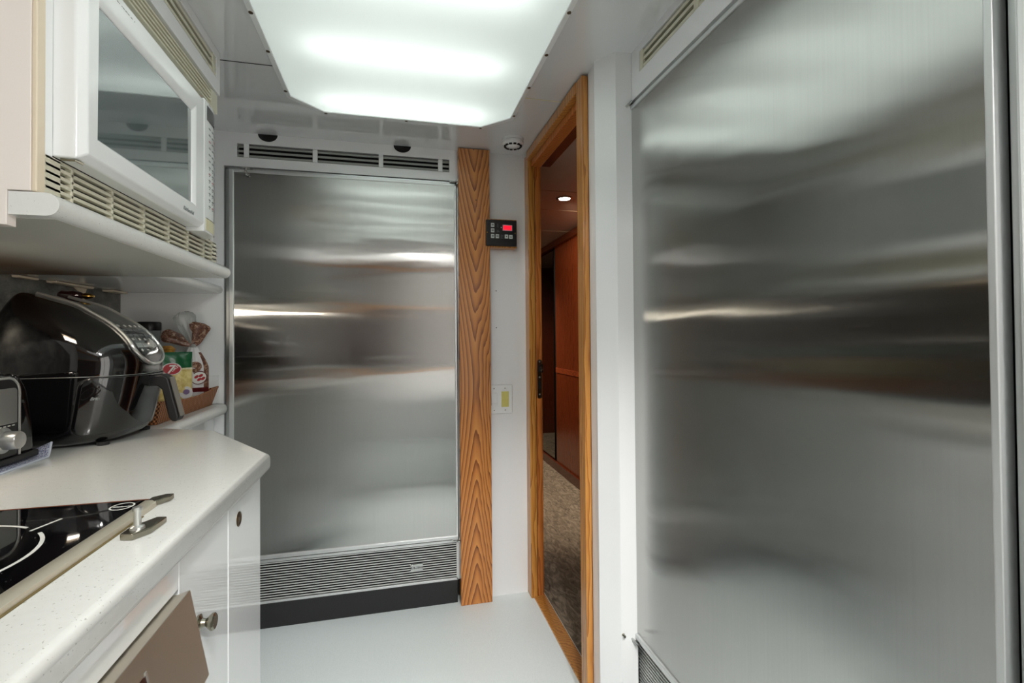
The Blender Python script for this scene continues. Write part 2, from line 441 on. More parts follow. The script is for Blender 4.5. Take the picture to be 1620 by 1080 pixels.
pts = [(.6315+.0105*math.cos(math.pi*k/N), 1.0535+.008*math.sin(math.pi*k/N)) for k in range(N+1)] + [(.6315+.0105*math.cos(math.pi+math.pi*k/N), .894+.008*math.sin(math.pi+math.pi*k/N)) for k in range(N+1)]
sp = MB().prism(pts, 'Y', 2.0862, 2.0885).build('strike_plate', strike_metal, d)
B('latch_hole', dark_void, sp, .626, .637, 2.0856, 2.088, 1.005, 1.035)
B('bolt_hole', dark_void, sp, .626, .638, 2.0856, 2.088, .932, .962)
MB().prism([(.634, 1.044), (.6475, 1.040), (.6475, 1.003), (.639, 1.003), (.639, 1.03), (.634, 1.03)], 'Y', 2.083, 2.0866).build('lip', nickel, sp)
for z in (1.052, .982, .905):
    MB().lathe((.6315, 2.0862, z), (0, -1, 0), [(.004, 0), (.0032, .0012), (.001, .0014)], 12).build('screw', satin_silver, sp)

# hallway beyond
XH = 1.371
S(MB().box(XH, XH+.04, 1.37, 4.029, 0, 2.03), 'wall_hallway', cherry, 'cherry wood panelled hallway wall seen through the doorway', 'wall')
S(MB().box(XH-.003, XH+.001, 1.37, 4.029, .852, .893), 'trim_4', burl, 'burl inlay band across the cherry hallway wall', 'inlay')
S(MB().box(XH+.012, XH+.05, 4.029, 4.085, 0, 2.03), 'wall_hallway', dark_void, 'dark vertical gap between cherry wall and mirror in hallway', 'wall gap')
S(MB().box(XH-.018, XH, 1.37, 5.6, 0, .075), 'baseboard_hallway', cherry_dark, 'dark cherry baseboard along the hallway carpet', 'baseboard', bevel=.004)
S(MB().box(XH-.03, XH, 1.37, 5.6, 1.945, 2.0), 'trim_5', cherry_dark, 'dark cherry cornice at the top of the hallway wall', 'cornice', bevel=.004)
mir = thing('wall_mirror', (XH, 4.7, .075), 'tall dark mirror panel on the hallway wall past the cherry panel', 'mirror')
B('mirror_glass', mat('smoked_mirror', (120, 124, 120), .04, metal=1), mir, XH, XH+.012, 4.085, 5.55, .08, 1.95)
S(MB().box(.655, 2.3, 5.6, 5.66, 0, 2.05), 'wall_hallway', cherry_dark, 'dark far end wall of the hallway', 'wall')
S(MB().box(.600, .650, 2.1755, 5.6, 0, 2.03), 'wall_hallway', cherry_dark, 'dark cherry hallway wall behind the oak door jamb', 'wall')
S(MB().box(.715, 2.3, 1.33, 1.37, 0, 2.05), 'wall_hallway', cherry_dark, 'near end wall of the hallway behind the refrigerator', 'wall')
S(MB().box(.702, 2.3, 1.36, 5.6, 2.0, 2.04).box(.64, .702, 2.196, 5.6, 2.0, 2.04), 'ceiling', hall_ceiling_mat, 'tan brown panelled hallway ceiling with thin seams', 'ceiling')
for y in (2.62, 3.02, 3.62, 4.2):
    S(MB().box(.70, XH-.03, y, y+.004, 1.9985, 2.001), 'trim_6', mat('seam_tan', (150, 130, 106), .5), 'thin cross seam in the hallway ceiling', 'ceiling seam')
dl = thing('recessed_light', (.998, 2.747, 2.0), 'small round recessed light glowing in the hallway ceiling', 'ceiling light')
MB().lathe((.998, 2.747, 2.0), (0, 0, -1), [(.050, 0), (.050, .004), (.040, .007), (.034, .004)], 28).build('rim', nickel, dl)
MB().lathe((.998, 2.747, 1.9995), (0, 0, -1), [(.033, 0), (.033, .005), (.02, .008)], 24).build('lens', mat('downlight_lens', (255, 255, 255), .4, emit=(255, 250, 245), estr=22), dl)
l = bpy.data.lights.new('hall_spot', 'SPOT'); l.energy = 70; l.color = (1, .85, .68); l.spot_size = R(112); l.spot_blend = .5; l.shadow_soft_size = .03
lo = bpy.data.objects.new('hall_lamp', l); col.objects.link(lo); lo.location = (.998, 2.747, 1.985); lo.rotation_euler = Vector((.5, .75, -1)).to_track_quat('-Z', 'Y').to_euler()
l = bpy.data.lights.new('hall_spot_far', 'SPOT'); l.energy = 60; l.color = (1, .84, .66); l.spot_size = R(130); l.spot_blend = .8; l.shadow_soft_size = .03
lo = bpy.data.objects.new('hall_lamp_far', l); col.objects.link(lo); lo.location = (.998, 4.6, 1.985)

# ------------------------------------------------------------------ ceiling light box
t = thing('ceiling_light', ((LX0+LX1)/2, (LY0+LY1)/2, 1.985), 'large glowing opal light panel with cut corners screwed to the ceiling', 'ceiling light')
hz = MB()
hz.box(LX0-.01, LX1+.01, LY0-.02, LY1+.01, ZC+.135, ZC+.15)
hz.box(LX0-.02, LX0-.006, LY0-.02, LY1+.01, ZC+.031, ZC+.135); hz.box(LX1+.006, LX1+.02, LY0-.02, LY1+.01, ZC+.031, ZC+.135)
hz.box(LX0-.02, LX1+.02, LY0-.034, LY0-.02, ZC+.031, ZC+.15); hz.box(LX0-.02, LX1+.02, LY1+.01, LY1+.024, ZC+.031, ZC+.15)
hz.build('housing', mat('white_reflector', (235, 238, 236), .6), t)
lip = octo(LX0-.012, LX1+.012, LY0-.012, LY1+.012, CH+.004)
fr = MB(); bm = fr.bm
rings = []
for off, z in ((0.0, ZC-.0005), (0.0, ZC-.010), (-.016, ZC-.012), (-.016, ZC-.0005)):
    rings.append([bm.verts.new((x, y, z)) for x, y in octo(LX0-.008-off, LX1+.008+off, LY0-.008-off, LY1+.008+off, CH+.002+off*.0)])
for i in range(4):
    A, Bv = rings[i], rings[(i+1) % 4]
    for k in range(6): bm.faces.new((A[k], A[(k+1) % 6], Bv[(k+1) % 6], Bv[k]))
fr.build('frame', white_plastic, t, bevel=.0015)
df = MB(); df.bm.faces.new([df.bm.verts.new((x, y, ZC-.0085)) for x, y in octo(LX0+.002, LX1-.002, LY0+.002, LY1-.002, CH)])
df.build('diffuser', diffuser_mat, t)
for k in range(6):
    y = 1.775-.327*k
    MB().tube([(LX0+.10, y, ZC+.055), (LX1-.10, y, ZC+.055)], .013, 14).build('fluorescent_tube', tube_mat, t, smooth=True)
scr = [(-.243, LY1-.0), (.045, LY1), (.33, LY1), (LX0-.001, 1.73), (LX0-.001, 1.50), (LX0-.001, 1.33), (LX1+.001, 1.74), (LX1+.001, 1.53), (LX1+.001, 1.34), (LX1+.001, 1.15), (LX0-.001, 1.12)]
for x, y in scr:
    MB().lathe((x, y, ZC-.0115), (0, 0, -1), [(.0058, -.001), (.0052, .0012), (.002, .0022)], 12).build('screw', strike_metal, t)

# smoke detector
t = thing('smoke_detector', (.488, 1.972, 2.0), 'small round white smoke detector on the ceiling near the oak board', 'smoke detector')
MB().lathe((.488, 1.972, 2.0), (0, 0, -1), [(.046, 0), (.046, .008), (.043, .009)], 36).build('base', white_plastic, t, smooth=True)
MB().lathe((.488, 1.972, 1.991), (0, 0, -1), [(.040, 0), (.045, .003), (.046, .012), (.040, .019), (.030, .021)], 36).build('cover', white_plastic, t, smooth=True)
for k in range(12):
    a = 2*math.pi*k/12
    mb = MB(); mb.tube([(.488+.034*math.cos(a-.17), 1.972+.034*math.sin(a-.17), 1.9708), (.488+.034*math.cos(a+.17), 1.972+.034*math.sin(a+.17), 1.9708)], .0052, 8)
    mb.build('slot', dark_void, t)
MB().lathe((.488, 1.972, 1.972), (0, 0, -1), [(.024, 0), (.022, .004), (.016, .007), (.003, .008)], 28).build('center_cap', white_plastic, t, smooth=True)

# ------------------------------------------------------------------ refrigerators
def refrigerator(facing, label):
    """local frame: a = across, d = depth out of the wall (positive towards the room), z up"""
    if facing == 'back':
        def bx(mb, a0, a1, d0, d1, z0, z1): return mb.box(a0, a1, YB-d1, YB-d0, z0, z1)
        def P(a, dd, z): return (a, YB-dd, z)
        A0, A1, SM, loc = -.657, .279, steel_back, (-.19, YB, 0)
    else:
        def bx(mb, a0, a1, d0, d1, z0, z1): return mb.box(XR-d1, XR-d0, -a1, -a0, z0, z1)
        def P(a, dd, z): return (XR-dd, -a, z)
        A0, A1, SM, loc = -1.332, -.396, steel_right, (XR, .87, 0)
    o = .0 if facing == 'back' else -.018
    t = thing('refrigerator', loc, label, 'refrigerator', 'stainless built-in refrigerators')
    def part(name, m_, a0, a1, d0, d1, z0, z1, par=t, bevel=0, **k):
        mb = MB(); bx(mb, a0, a1, d0+o, d1+o, z0, z1); return mb.build(name, m_, par, bevel, **k)
    part('body', dark_void, A0+.002, A1-.002, -.30, -.02, .02, 1.860)
    fa = MB()
    bx(fa, A0, A0+.012, -.02+o, .004+o, .02, 1.853); bx(fa, A1-.010, A1, -.02+o, .006+o, .10, 1.853); bx(fa, A0, A1, -.02+o, .004+o, 1.845, 1.856)
    fa.build('frame', alu, t, bevel=.001)
    dr = part('door', SM, A0+.028, A1-.018, .0, .020, FZB+.008, FZT-.008)
    part('door_core', dark_void, A0+.03, A1-.02, -.018, .0, FZB+.01, FZT-.01, dr)
    part('door_trim', alu_white, A0+.017, A0+.034, .0, .026, FZB, FZT, dr, bevel=.003)
    part('door_trim', alu_white, A1-.024, A1-.014, .0, .024, FZB, FZT, dr, bevel=.002)
    part('door_trim', alu_white, A0+.017, A1-.014, .0, .024, FZT-.010, FZT+.001, dr, bevel=.002)
    part('door_trim', alu_white, A0+.017, A1-.014, .0, .026, FZB-.002, FZB+.015, dr, bevel=.003)
    # toe grille
    g = part('grille', dark_void, A0+.012, A1-.012, -.02, -.012, .10, .27)
    part('grille_rail', alu_white, A0+.012, A1-.012, -.008, .008, .262, .274, g, bevel=.001)
    part('grille_rail', alu_white, A0+.012, A1-.012, -.008, .008, .098, .108, g, bevel=.001)
    part('grille_end', alu_white, A1-.020, A1-.010, -.008, .008, .10, .27, g)
    n_ = 15
    for k in range(n_):
        z = .1145 + (.257-.1145)*k/(n_-1)
        mb = MB()
        if facing == 'back': mb.prism([(YB-.0015, z-.002), (YB-.005, z-.002), (YB-.005, z+.0008), (YB-.0015, z+.0012)], 'X', A0+.012, A1-.020)
        else: mb.prism([(XR-.0015-o, z-.002), (XR-.005-o, z-.002), (XR-.005-o, z+.0008), (XR-.0015-o, z+.0012)], 'Y', -A1+.012, -A0-.02)
        mb.build('grille_slat', slat_mat, g)
    part('kick_plate', black_rubber, A0+.005, A1-.016, -.02, .010, .0, .098, bevel=.002)
    # hinges: top right, bottom right, latch top left
    def hinge(a, z, s, name='hinge', w=.035):
        mb = MB(); bx(mb, a-w, a+.008, .004+o, .034+o, z-.003, z+.003)
        p0 = P(a-.003, .03+o, z-.009); p1 = P(a-.003, .03+o, z+.009)
        mb.tube([p0, p1], .0055, 10)
        mb.tube([P(a-w, .03+o, z), P(a-w*.4, .038+o, z-.002*s), P(a, .034+o, z)], .003, 8)
        mb.build(name, chrome, t)
    if facing == 'back':
        hinge(A1-.008, FZT+.006, 1); hinge(A1-.008, FZB-.004, -1)
        mb = MB(); bx(mb, -.600, -.556, .004, .022, 1.843, 1.853)
        mb.tube([P(-.590, .024, 1.848), P(-.562, .024, 1.848)], .006, 10)
        mb.tube([P(-.574, .026, 1.850), P(-.576, .034, 1.835), P(-.572, .030, 1.822)], .0045, 8)
        mb.lathe(P(-.573, .026, 1.822), (0, -1, 0), [(.006, 0), (.006, .006), (.003, .009)], 12)
        mb.build('door_latch', chrome, t, smooth=True)
        bd = part('badge', chrome, .060, .112, .004, .010, .158, .187, bevel=.001)
        text('SUB-ZERO', bd, print_dark, (.086, YB-.0102, .168), .0115, '-Y', align='CENTER')
    else:
        def flip(a, z, s):
            mb = MB(); bx(mb, a-.006, a+.045, .004+o, .030+o, z-.003, z+.003)
            mb.tube([P(a-.004, .026+o, z-.009), P(a-.004, .026+o, z+.009)], .006, 10)
            mb.tube([P(a-.004, .030+o, z-.004*s), P(a+.022, .036+o, z-.007*s), P(a+.045, .028+o, z)], .0035, 8)
            mb.build('hinge', chrome, t, smooth=True)
        flip(A0+.012, FZT+.006, 1); flip(A0+.012, FZB-.008, -1)
        bd = part('badge', chrome, -.62, -.568, .004, .010, .158, .187, bevel=.001)
    return t
refrigerator('back', 'tall stainless refrigerator recessed in the far wall beside the oak board')
refrigerator('right', 'large stainless refrigerator filling the near right wall')

# right wall fascia and near part
rw = MB()
rw.box(XR, XR+.03, .384, 1.326, 1.858, 1.921); rw.box(XR, XR+.03, .384, 1.326, 1.978, ZC)
rw.box(XR, XR+.03, 1.248, 1.326, 1.921, 1.978); rw.box(XR, XR+.03, .384, .46, 1.921, 1.978)
rw.box(XR, XR+.03, -1.6, .392, 0, .55); rw.box(XR, XR+.03, -1.6, .392, 1.85, ZC); rw.box(XR, XR+.03, .10, .392, .55, 1.85); rw.box(XR, XR+.03, -1.6, -1.30, .55, 1.85)
rw.box(XR+.40, XR+.43, .384, 1.326, 0, ZC)
S(rw, 'wall_right', white_lam, 'white right wall and fascia around the near refrigerator', 'wall')
air_vent('louvred vent in the fascia above the near right refrigerator', 'right')
S(MB().box(XR-.006, XR, .30, .388, 0, ZC), 'trim_7', white_plastic, 'white cover strip at the right edge of the near refrigerator', 'trim', bevel=.002)

wn = thing('fill_window_1', (XR+.02, -.6, .55), 'unseen glowing window added to the right wall behind the viewer as fill light', 'window', kind='structure')  # unseen window with a glowing pane, added as fill light for the room
fw_ = MB()
for b_ in ((-1.30, -1.26, .55, 1.85), (.06, .10, .55, 1.85), (-.62, -.58, .59, 1.81), (-1.26, .06, .55, .59), (-1.26, .06, 1.81, 1.85)): fw_.box(XR+.002, XR+.028, b_[0], b_[1], b_[2], b_[3])
fw_.build('window_frame', white_plastic, wn)
B('pane', mat('fill_glow_pane', (255, 255, 255), .4, emit=(255, 250, 244), estr=1.8), wn, XR+.012, XR+.016, -1.26, .06, .59, 1.81)
# ------------------------------------------------------------------ control panel and switch
t = thing('thermostat_panel', (.462, 2.1, 1.567), 'small black control panel with red display beside the oak board', 'control panel')
B('backing_block', oak_plain, t, .413, .5335, 2.098, YB, 1.562, 1.689, bevel=.001)
pl = B('face_plate', black_satin, t, .3915, .531, 2.086, 2.0985, 1.568, 1.684, bevel=.003)
B('display', red_led, t, .4695, .506, 2.0852, 2.087, 1.640, 1.659)
dfm = MB()
for b_ in ((.466, .5095, 1.659, 1.6625), (.466, .5095, 1.6365, 1.640), (.466, .4695, 1.640, 1.659), (.506, .5095, 1.640, 1.659)): dfm.box(b_[0], b_[1], 2.0848, 2.087, b_[2], b_[3])
dfm.build('display_frame', mat('pink_frame', (226, 160, 170), .5), t)
B('sensor', print_white, t, .458, .462, 2.0853, 2.087, 1.648, 1.652)
for x, z in ((.413, 1.651), (.413, 1.627), (.413, 1.602), (.434, 1.602), (.4755, 1.602), (.4955, 1.601)):
    bt = B('button', mat('button_grey', (206, 210, 206), .5), t, x, x+.0155, 2.0848, 2.087, z, z+.0175, bevel=.0008)
    if x < .45: B('button_mark', print_grey, bt, x+.003, x+.0125, 2.0845, 2.0849, z+.006, z+.012)
    else:
        s_ = 1 if x > .49 else -1; cx = x+.0078; cz = z+.009
        MB().prism([(cx-.004, cz-.003*s_), (cx+.004, cz-.003*s_), (cx, cz+.0045*s_)], 'Y', 2.0844, 2.0849).build('button_mark', print_dark, bt)
for x, z, w in ((.440, 1.663, .007), (.440, 1.657, .008), (.440, 1.651, .008), (.440, 1.636, .008), (.440, 1.630, .011), (.457, 1.615, .013), (.457, 1.609, .013), (.457, 1.603, .013)):
    B('label_line', print_grey, t, x, x+w, 2.0853, 2.0865, z, z+.0012)
for x in (.3975, .5235): MB().lathe((x, 2.0862, 1.626), (0, -1, 0), [(.0032, 0), (.0025, .0012), (.001, .0015)], 12).build('screw', brass, t)

t = thing('light_switch', (.464, YB, .818), 'white wall plate with one white rocker and one ivory dimmer switch', 'light switch')
B('wall_plate', white_plastic, t, .4135, .517, 2.1375, YB, .818, .948, bevel=.003)
B('rocker', white_plastic, t, .418, .446, 2.134, 2.139, .858, .912, bevel=.0015)
B('rocker_ledge', white_plastic, t, .420, .444, 2.130, 2.136, .858, .866, bevel=.001)
B('dimmer', ivory, t, .466, .500, 2.134, 2.139, .848, .918, bevel=.0015)
B('slider', ivory, t, .470, .496, 2.129, 2.136, .884, .911, bevel=.0015)
for x in (.432, .483):
    for z in (.932, .834): MB().lathe((x, 2.1378, z), (0, -1, 0), [(.0026, 0), (.002, .001)], 10).build('screw', nickel, t)

# ------------------------------------------------------------------ left side : wall, shelves, cabinets
S(MB().box(XL-.04, XL, -1.6, YB, 0, ZC), 'wall_left', white_lam, 'white left wall behind the counter', 'wall')
S(MB().box(XL, XL+.003, .20, YB-.004, .91, 1.345), 'wall_left', splash, 'tarnished grey metal backsplash sheet behind the air fryer', 'backsplash')
up = thing('upstand', (-.85, YB, .91), 'low white upstand board behind the wicker tray', 'upstand')
B('board', white_lam, up, -1.018, -.682, YB-.010, YB, .911, 1.020, bevel=.001)

t = thing('upper_cabinet', (-.76, 1.2, 1.34), 'white upper cabinet housing the microwave, with cream end panel', 'cabinet')
en = MB().prism([(XL+.001, 1.327), (-.530, 1.327), (-.530, 1.3765), (-.502, 1.3765), (-.502, ZC-.001), (XL+.001, ZC-.001)], 'Y', .8235, .842)
en.build('end_panel', cream_lam, t, bevel=.001)
B('edge_band', cream_edge, t, -.502, -.495, .824, .842, 1.376, ZC-.001, bevel=.002)
fx = MB(); fx.box(-.513, -.495, .8425, 1.564, 1.874, 1.915); fx.box(-.513, -.495, .8425, 1.564, 1.972, ZC-.001); fx.box(-.513, -.495, 1.535, 1.564, 1.915, 1.972); fx.box(-.513, -.495, .8425, .90, 1.915, 1.972)
fx.build('fascia', white_lam, t, bevel=.0008)
B('side_panel', white_lam, t, XL+.001, -.513, 1.548, 1.564, 1.377, ZC-.001)
B('top_void', dark_void, t, XL+.001, -.53, .845, 1.546, 1.868, ZC-.03)
def nose_profile(x0, x1, z0, z1, r):
    pts = [(x0, z0), (x0, z1)]
    for k in range(9):
        a = R(90)-R(180)*k/8
        pts.append((x1-r+r*math.cos(a), (z0+z1)/2+(z1-z0)/2*math.sin(a)))
    return pts
sl = MB().prism(nose_profile(-.529, -.468, 1.342, 1.375, .016), 'Y', .8245, 1.566)
sl.box(XL+.001, -.5291, .8425, 1.566, 1.342, 1.375)
sl.build('bottom_shelf', counter_mat, t, smooth=True)
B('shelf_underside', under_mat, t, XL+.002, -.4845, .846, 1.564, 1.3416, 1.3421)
air_vent('louvred vent in the fascia above the microwave', 'left')
t2 = thing('wall_shelf', (-.85, 1.86, 1.342), 'narrow white shelf between microwave cabinet and far refrigerator', 'shelf')
MB().prism(nose_profile(XL+.001, -.668, 1.346, 1.377, .015), 'Y', 1.5665, YB-.001).build('slab', counter_mat, t2, smooth=True)
# torn caulk / laminate strips along the back edge
for k, (y0, y1, x, c) in enumerate(((1.60, 1.68, XL+.02, cream_edge), (1.735, 1.925, XL+.03, cream_edge), (2.02, 2.115, XL+.04, cream_edge))):
    MB().prism([(y0, 1.3445), (y0+.004, 1.3385), (y1-.006, 1.3375), (y1, 1.3405), (y1-.002, 1.3445)], 'X', XL+.003, x).build('sealant_strip', c, t2 if y0 > 1.5665 else t, bevel=.001)
MB().prism([(1.86, 1.338), (1.925, 1.338), (1.912, 1.312), (1.915, 1.298), (1.906, 1.298), (1.902, 1.312), (1.885, 1.326)], 'X', XL+.004, XL+.008).build('torn_flap', cream_edge, t2)

# microwave
t = thing('microwave', (-.75, 1.2, 1.377), 'white built-in microwave with dark window above the counter', 'microwave')
B('body', white_plastic, t, XL+.03, -.512, .846, 1.545, 1.378, 1.866)
B('side_strip', white_plastic, t, -.512, -.498, .8435, .862, 1.436, 1.862, bevel=.001)
# top grille
g = B('top_grille', cream_plastic, t, -.513, -.507, .846, 1.545, 1.812, 1.868)
for k in range(5): B('slat', cream_plastic, g, -.507, -.497, .85, 1.545, 1.817+.0105*k, 1.822+.0105*k, bevel=.001)
B('end_block', cream_plastic, g, -.509, -.4965, 1.50, 1.547, 1.812, 1.866, bevel=.001)
# bottom grille
g = B('bottom_grille', dark_void, t, -.513, -.508, .850, 1.545, 1.381, 1.438)
def bxg(a, b, z0, z1, nm='slat'): return B(nm, cream_plastic, g, -.508, -.498, a, b, z0, z1, bevel=.0012)
for k in range(6): bxg(.846, 1.545, 1.3765+.0113*k, 1.3825+.0113*k)
for y in (.905, 1.018, 1.133, 1.244, 1.348, 1.450): bxg(y, y+.006, 1.378, 1.438, 'divider')
bxg(1.510, 1.545, 1.378, 1.438, 'end_block'); bxg(.846, .880, 1.378, 1.438, 'end_block')
B('black_gasket', black_satin, t, -.508, -.500, .862, 1.50, 1.436, 1.446)
MB().tube([(-.492, .870, 1.439), (-.474, .871, 1.439), (-.468, .878, 1.436)], .0025, 8).build('hinge_pin', nickel, t)
# door : frame with bevelled opening
dx0, dx1 = -.500, -.458
Y0, Y1, Z0, Z1 = .862, 1.335, 1.440, 1.762
wy0, wy1, wz0, wz1 = .903, 1.277, 1.487, 1.704
fm = MB(); bm = fm.bm
def rect(y0, y1, z0, z1, x): return [bm.verts.new((x, y, z)) for y, z in ((y0, z0), (y1, z0), (y1, z1), (y0, z1))]
rr = [rect(Y0, Y1, Z0, Z1, dx0), rect(Y0, Y1, Z0, Z1, dx1-.012), rect(Y0+.010, Y1, Z0+.010, Z1-.006, dx1), rect(wy0-.006, wy1+.006, wz0-.006, wz1+.012, dx1), rect(wy0, wy1, wz0, wz1, dx1-.007), rect(wy0, wy1, wz0, wz1, dx0)]
for A, Bv in zip(rr, rr[1:]):
    for i in range(4): bm.faces.new((A[i], A[(i+1) % 4], Bv[(i+1) % 4], Bv[i]))
for i in range(4): bm.faces.new((rr[-1][i], rr[-1][(i+1) % 4], rr[0][(i+1) % 4], rr[0][i]))
dr = fm.build('door', white_plastic, t, bevel=.003, segs=3)
B('window', mwglass, dr, dx0+.004, dx1-.008, wy0-.001, wy1+.001, wz0-.001, wz1+.001)
text('SUPERBA', dr, print_dark, (dx1+.0002, .945, 1.731), .016, '+X', italic=.2)
text('KitchenAid', dr, print_grey, (dx1+.0002, 1.215, 1.455), .0125, '+X', italic=.3)
# control panel, bulging and tapering to the right
prof = [(1.336, -.458), (1.36, -.457), (1.40, -.459), (1.43, -.466), (1.448, -.480), (1.452, -.50)]
cp = MB().prism([(-.50, 1.336)] + [(x, y) for y, x in prof], 'Z', 1.432, 1.764).build('control_panel', white_plastic, t, bevel=.003, segs=3)
def on_panel(y):
    for (ya, xa), (yb, xb) in zip(prof, prof[1:]):
        if ya <= y <= yb: return xa+(xb-xa)*(y-ya)/(yb-ya)
    return -.458
def panel_patch(y0, y1, z0, z1, m_, nm, par):
    ys = [y0+(y1-y0)*k/4 for k in range(5)]
    mb = MB(); mb.prism([(on_panel(y)+.0008, y) for y in ys] + [(on_panel(y)-.002, y) for y in reversed(ys)], 'Z', z0, z1)
    return mb.build(nm, m_, par)
panel_patch(1.352, 1.436, 1.715, 1.752, mat('dark_display', (62, 64, 66), .2, coat=.6), 'display', cp)
rnd = random.Random(3)
for r_ in range(13):
    z = 1.700-.0165*r_
    for c_ in range(3):
        y = 1.365+.024*c_
        panel_patch(y, y+.012, z-.003, z+.0005, print_grey if rnd.random() > .1 else print_red, 'key_print', cp)
        if r_ > 5: panel_patch(y+.001, y+.007, z-.0075, z-.0060, print_grey, 'key_print', cp)
panel_patch(1.345, 1.440, 1.4365, 1.466, yellow_plastic, 'release_button', cp)
panel_patch(1.345, 1.440, 1.466, 1.4675, print_dark, 'button_gap', cp)

# ------------------------------------------------------------------ counter and base units
plan = [(XL+.001, -1.2), (-.272, -1.2), (-.272, 1.176), (-.487, 1.512), (-.640, 1.592), (XL+.001, 1.592)]
ct = MB().prism(plan, 'Z', .870, .910).build('countertop', counter_mat, None, bevel=.012, segs=4)
tag(ct, 'white speckled countertop with a cut corner holding the cooktop', 'countertop')
ns = MB().prism(nose_profile(XL+.001, -.650, .868, .908, .016), 'Y', 1.5925, YB-.011).build('countertop', counter_mat, None, smooth=True)
tag(ns, 'narrow white counter ledge under the wicker tray by the far refrigerator', 'countertop')
for i, (y0, y1) in enumerate(((.0, 0),)): pass

XF = -.287
t = thing('base_cabinet', (-.5, .96, 0), 'glossy white base cabinet with round knob at the counter corner', 'cabinet')
MB().prism([(XL+.002, .7475), (XF-.018, .7475), (XF-.018, 1.150), (-.505, 1.490), (-.66, 1.57), (XL+.002, 1.57)], 'Z', .06, .8695).build('body', cab_lam, t, bevel=.001)
B('toe_kick', cab_lam, t, XL+.01, XF-.08, .7475, 1.13, 0, .06)
dr = B('door', cab_lam, t, XF-.017, XF, .7485, .9455, .08, .862, bevel=.0015)
B('filler_panel', cab_lam, t, XF-.017, XF+.0005, .9475, 1.152, .06, .868, bevel=.0015)
MB().lathe((XF, .812, .742), (1, 0, 0), [(.012, 0), (.0125, .003), (.0070, .006), (.0052, .011), (.009, .015), (.0122, .019), (.0122, .022), (.010, .024)], 32).build('knob', nickel, dr, smooth=True)
MB().lathe((XF+.0005, 1.004, .827), (1, 0, 0), [(.0135, -.001), (.0135, .0015), (.0105, .002), (.0095, .0005), (.0055, .0006), (.005, .0015)], 32).build('lock', strike_metal, t, smooth=True)
t = thing('base_cabinet', (-.85, 1.85, 0), 'white base cabinet under the narrow ledge beside the far refrigerator', 'cabinet')
B('body', cab_lam, t, XL+.002, -.700, 1.572, YB-.002, .0, .867)
t = thing('base_cabinet', (-.65, -.4, 0), 'white base cabinet left of the oven under the counter', 'cabinet')
B('body', cab_lam, t, XL+.002, XF-.018, -1.19, .1395, .0, .8695)
for k in range(2): B('door', cab_lam, t, XF-.017, XF, -1.18+.66*k, -.53+.66*k, .08, .862, bevel=.0015)

# oven
t = thing('oven', (-.6, .44, 0), 'built-in stainless oven with sloping control panel under the counter', 'oven')
B('body', dark_void, t, XL+.05, XF-.02, .142, .742, .06, .80)
B('top_fascia', cab_lam, t, XF-.018, XF, .1405, .7465, .826, .8690)
MB().prism([(-.300, .824), (-.284, .824), (-.268, .829), (-.245, .712), (-.262, .690), (-.300, .690)], 'Y', .146, .7345).build('control_panel', ovensteel, t, bevel=.0015)
def slope(xoff, z): return -.268+(.829-z)/(.829-.712)*.023+xoff
B('oven_display_backing', black_satin, t, -.30, -.285, .146, .734, .68, .69)
MB().prism([(slope(.0008, .803), .803), (slope(.0008, .735), .735), (slope(-.001, .735), .735), (slope(-.001, .803), .803)], 'Y', .30, .601).build('display_window', mat('dark_red_glass', (44, 14, 14), .06, coat=.8), t)
w_ = MB(); w_.prism([(slope(.0014, .806), .806), (slope(.0014, .732), .732), (slope(-.001, .732), .732), (slope(-.001, .806), .806)], 'Y', .601, .604); w_.build('display_edge', satin_silver, t)
B('oven_door', ovensteel, t, -.305, -.262, .146, .7345, .18, .672, bevel=.003)
MB().tube([(-.262, .20, .63), (-.225, .20, .63), (-.225, .68, .63), (-.262, .68, .63)], .009, 12).build('handle', satin_silver, t, smooth=True)
B('kick_plate', cab_lam, t, -.36, -.33, .142, .742, .0, .16)

# cooktop
GZ = .9165
t = thing('cooktop', (-.65, .56, .91), 'black glass electric cooktop set into the white counter', 'cooktop')
B('glass', cooktop_glass, t, -.930, -.3725, .25, .862, .9102, GZ, bevel=.001)
B('rear_edge', copper_edge, t, -.930, -.3725, .8622, .8645, .9102, GZ+.0004)
rail = [(-.3722, .9102), (-.3722, .9185), (-.369, .9205), (-.360, .920), (-.355, .917), (-.354, .9102)]
MB().prism(rail, 'Y', .25, .845).build('side_rail', mat('cream_steel_rail', (202, 196, 178), .3, metal=.55), t, smooth=True)
B('grime_line', mat('brown_sealant', (110, 96, 60), .8), t, -.3542, -.351, .25, .80, .9098, .9112)
rg = MB(); N = 64
cx, cy, cr = -.545, .660, .134
V0 = []
rg.tube([(cx+cr*math.cos(R(58)+R(344)*k/N), cy+cr*math.sin(R(58)+R(344)*k/N), GZ+.0003) for k in range(N+1)], .0022, 6, flat=.15)
rg.build('burner_ring', print_white, t)
rg = MB(); rg.tube([(cx+(cr-.004)*math.cos(R(50)), cy+(cr-.004)*math.sin(R(50)), GZ+.0003), (cx+(cr+.035)*math.cos(R(56)), cy+(cr+.035)*math.sin(R(56)), GZ+.0003)], .002, 6, flat=.15)
rg.build('burner_mark', print_white, t)
rg = MB(); rg.tube([(-.74+.095*math.cos(2*math.pi*k/48), .40+.095*math.sin(2*math.pi*k/48), GZ+.0003) for k in range(48)], .0022, 6, closed=True, flat=.15); rg.build('burner_ring', print_white, t)
rg = MB(); rg.tube([(-.395+.014*math.cos(2*math.pi*k/32), .836+.016*math.sin(2*math.pi*k/32), GZ+.0003) for k in range(32)], .0012, 6, closed=True, flat=.2); rg.build('logo_outline', print_white, t)
text('KitchenAid', t, print_white, (-.4065, .8335, GZ+.0001), .0055, 'Z', italic=.3, extrude=.0002)

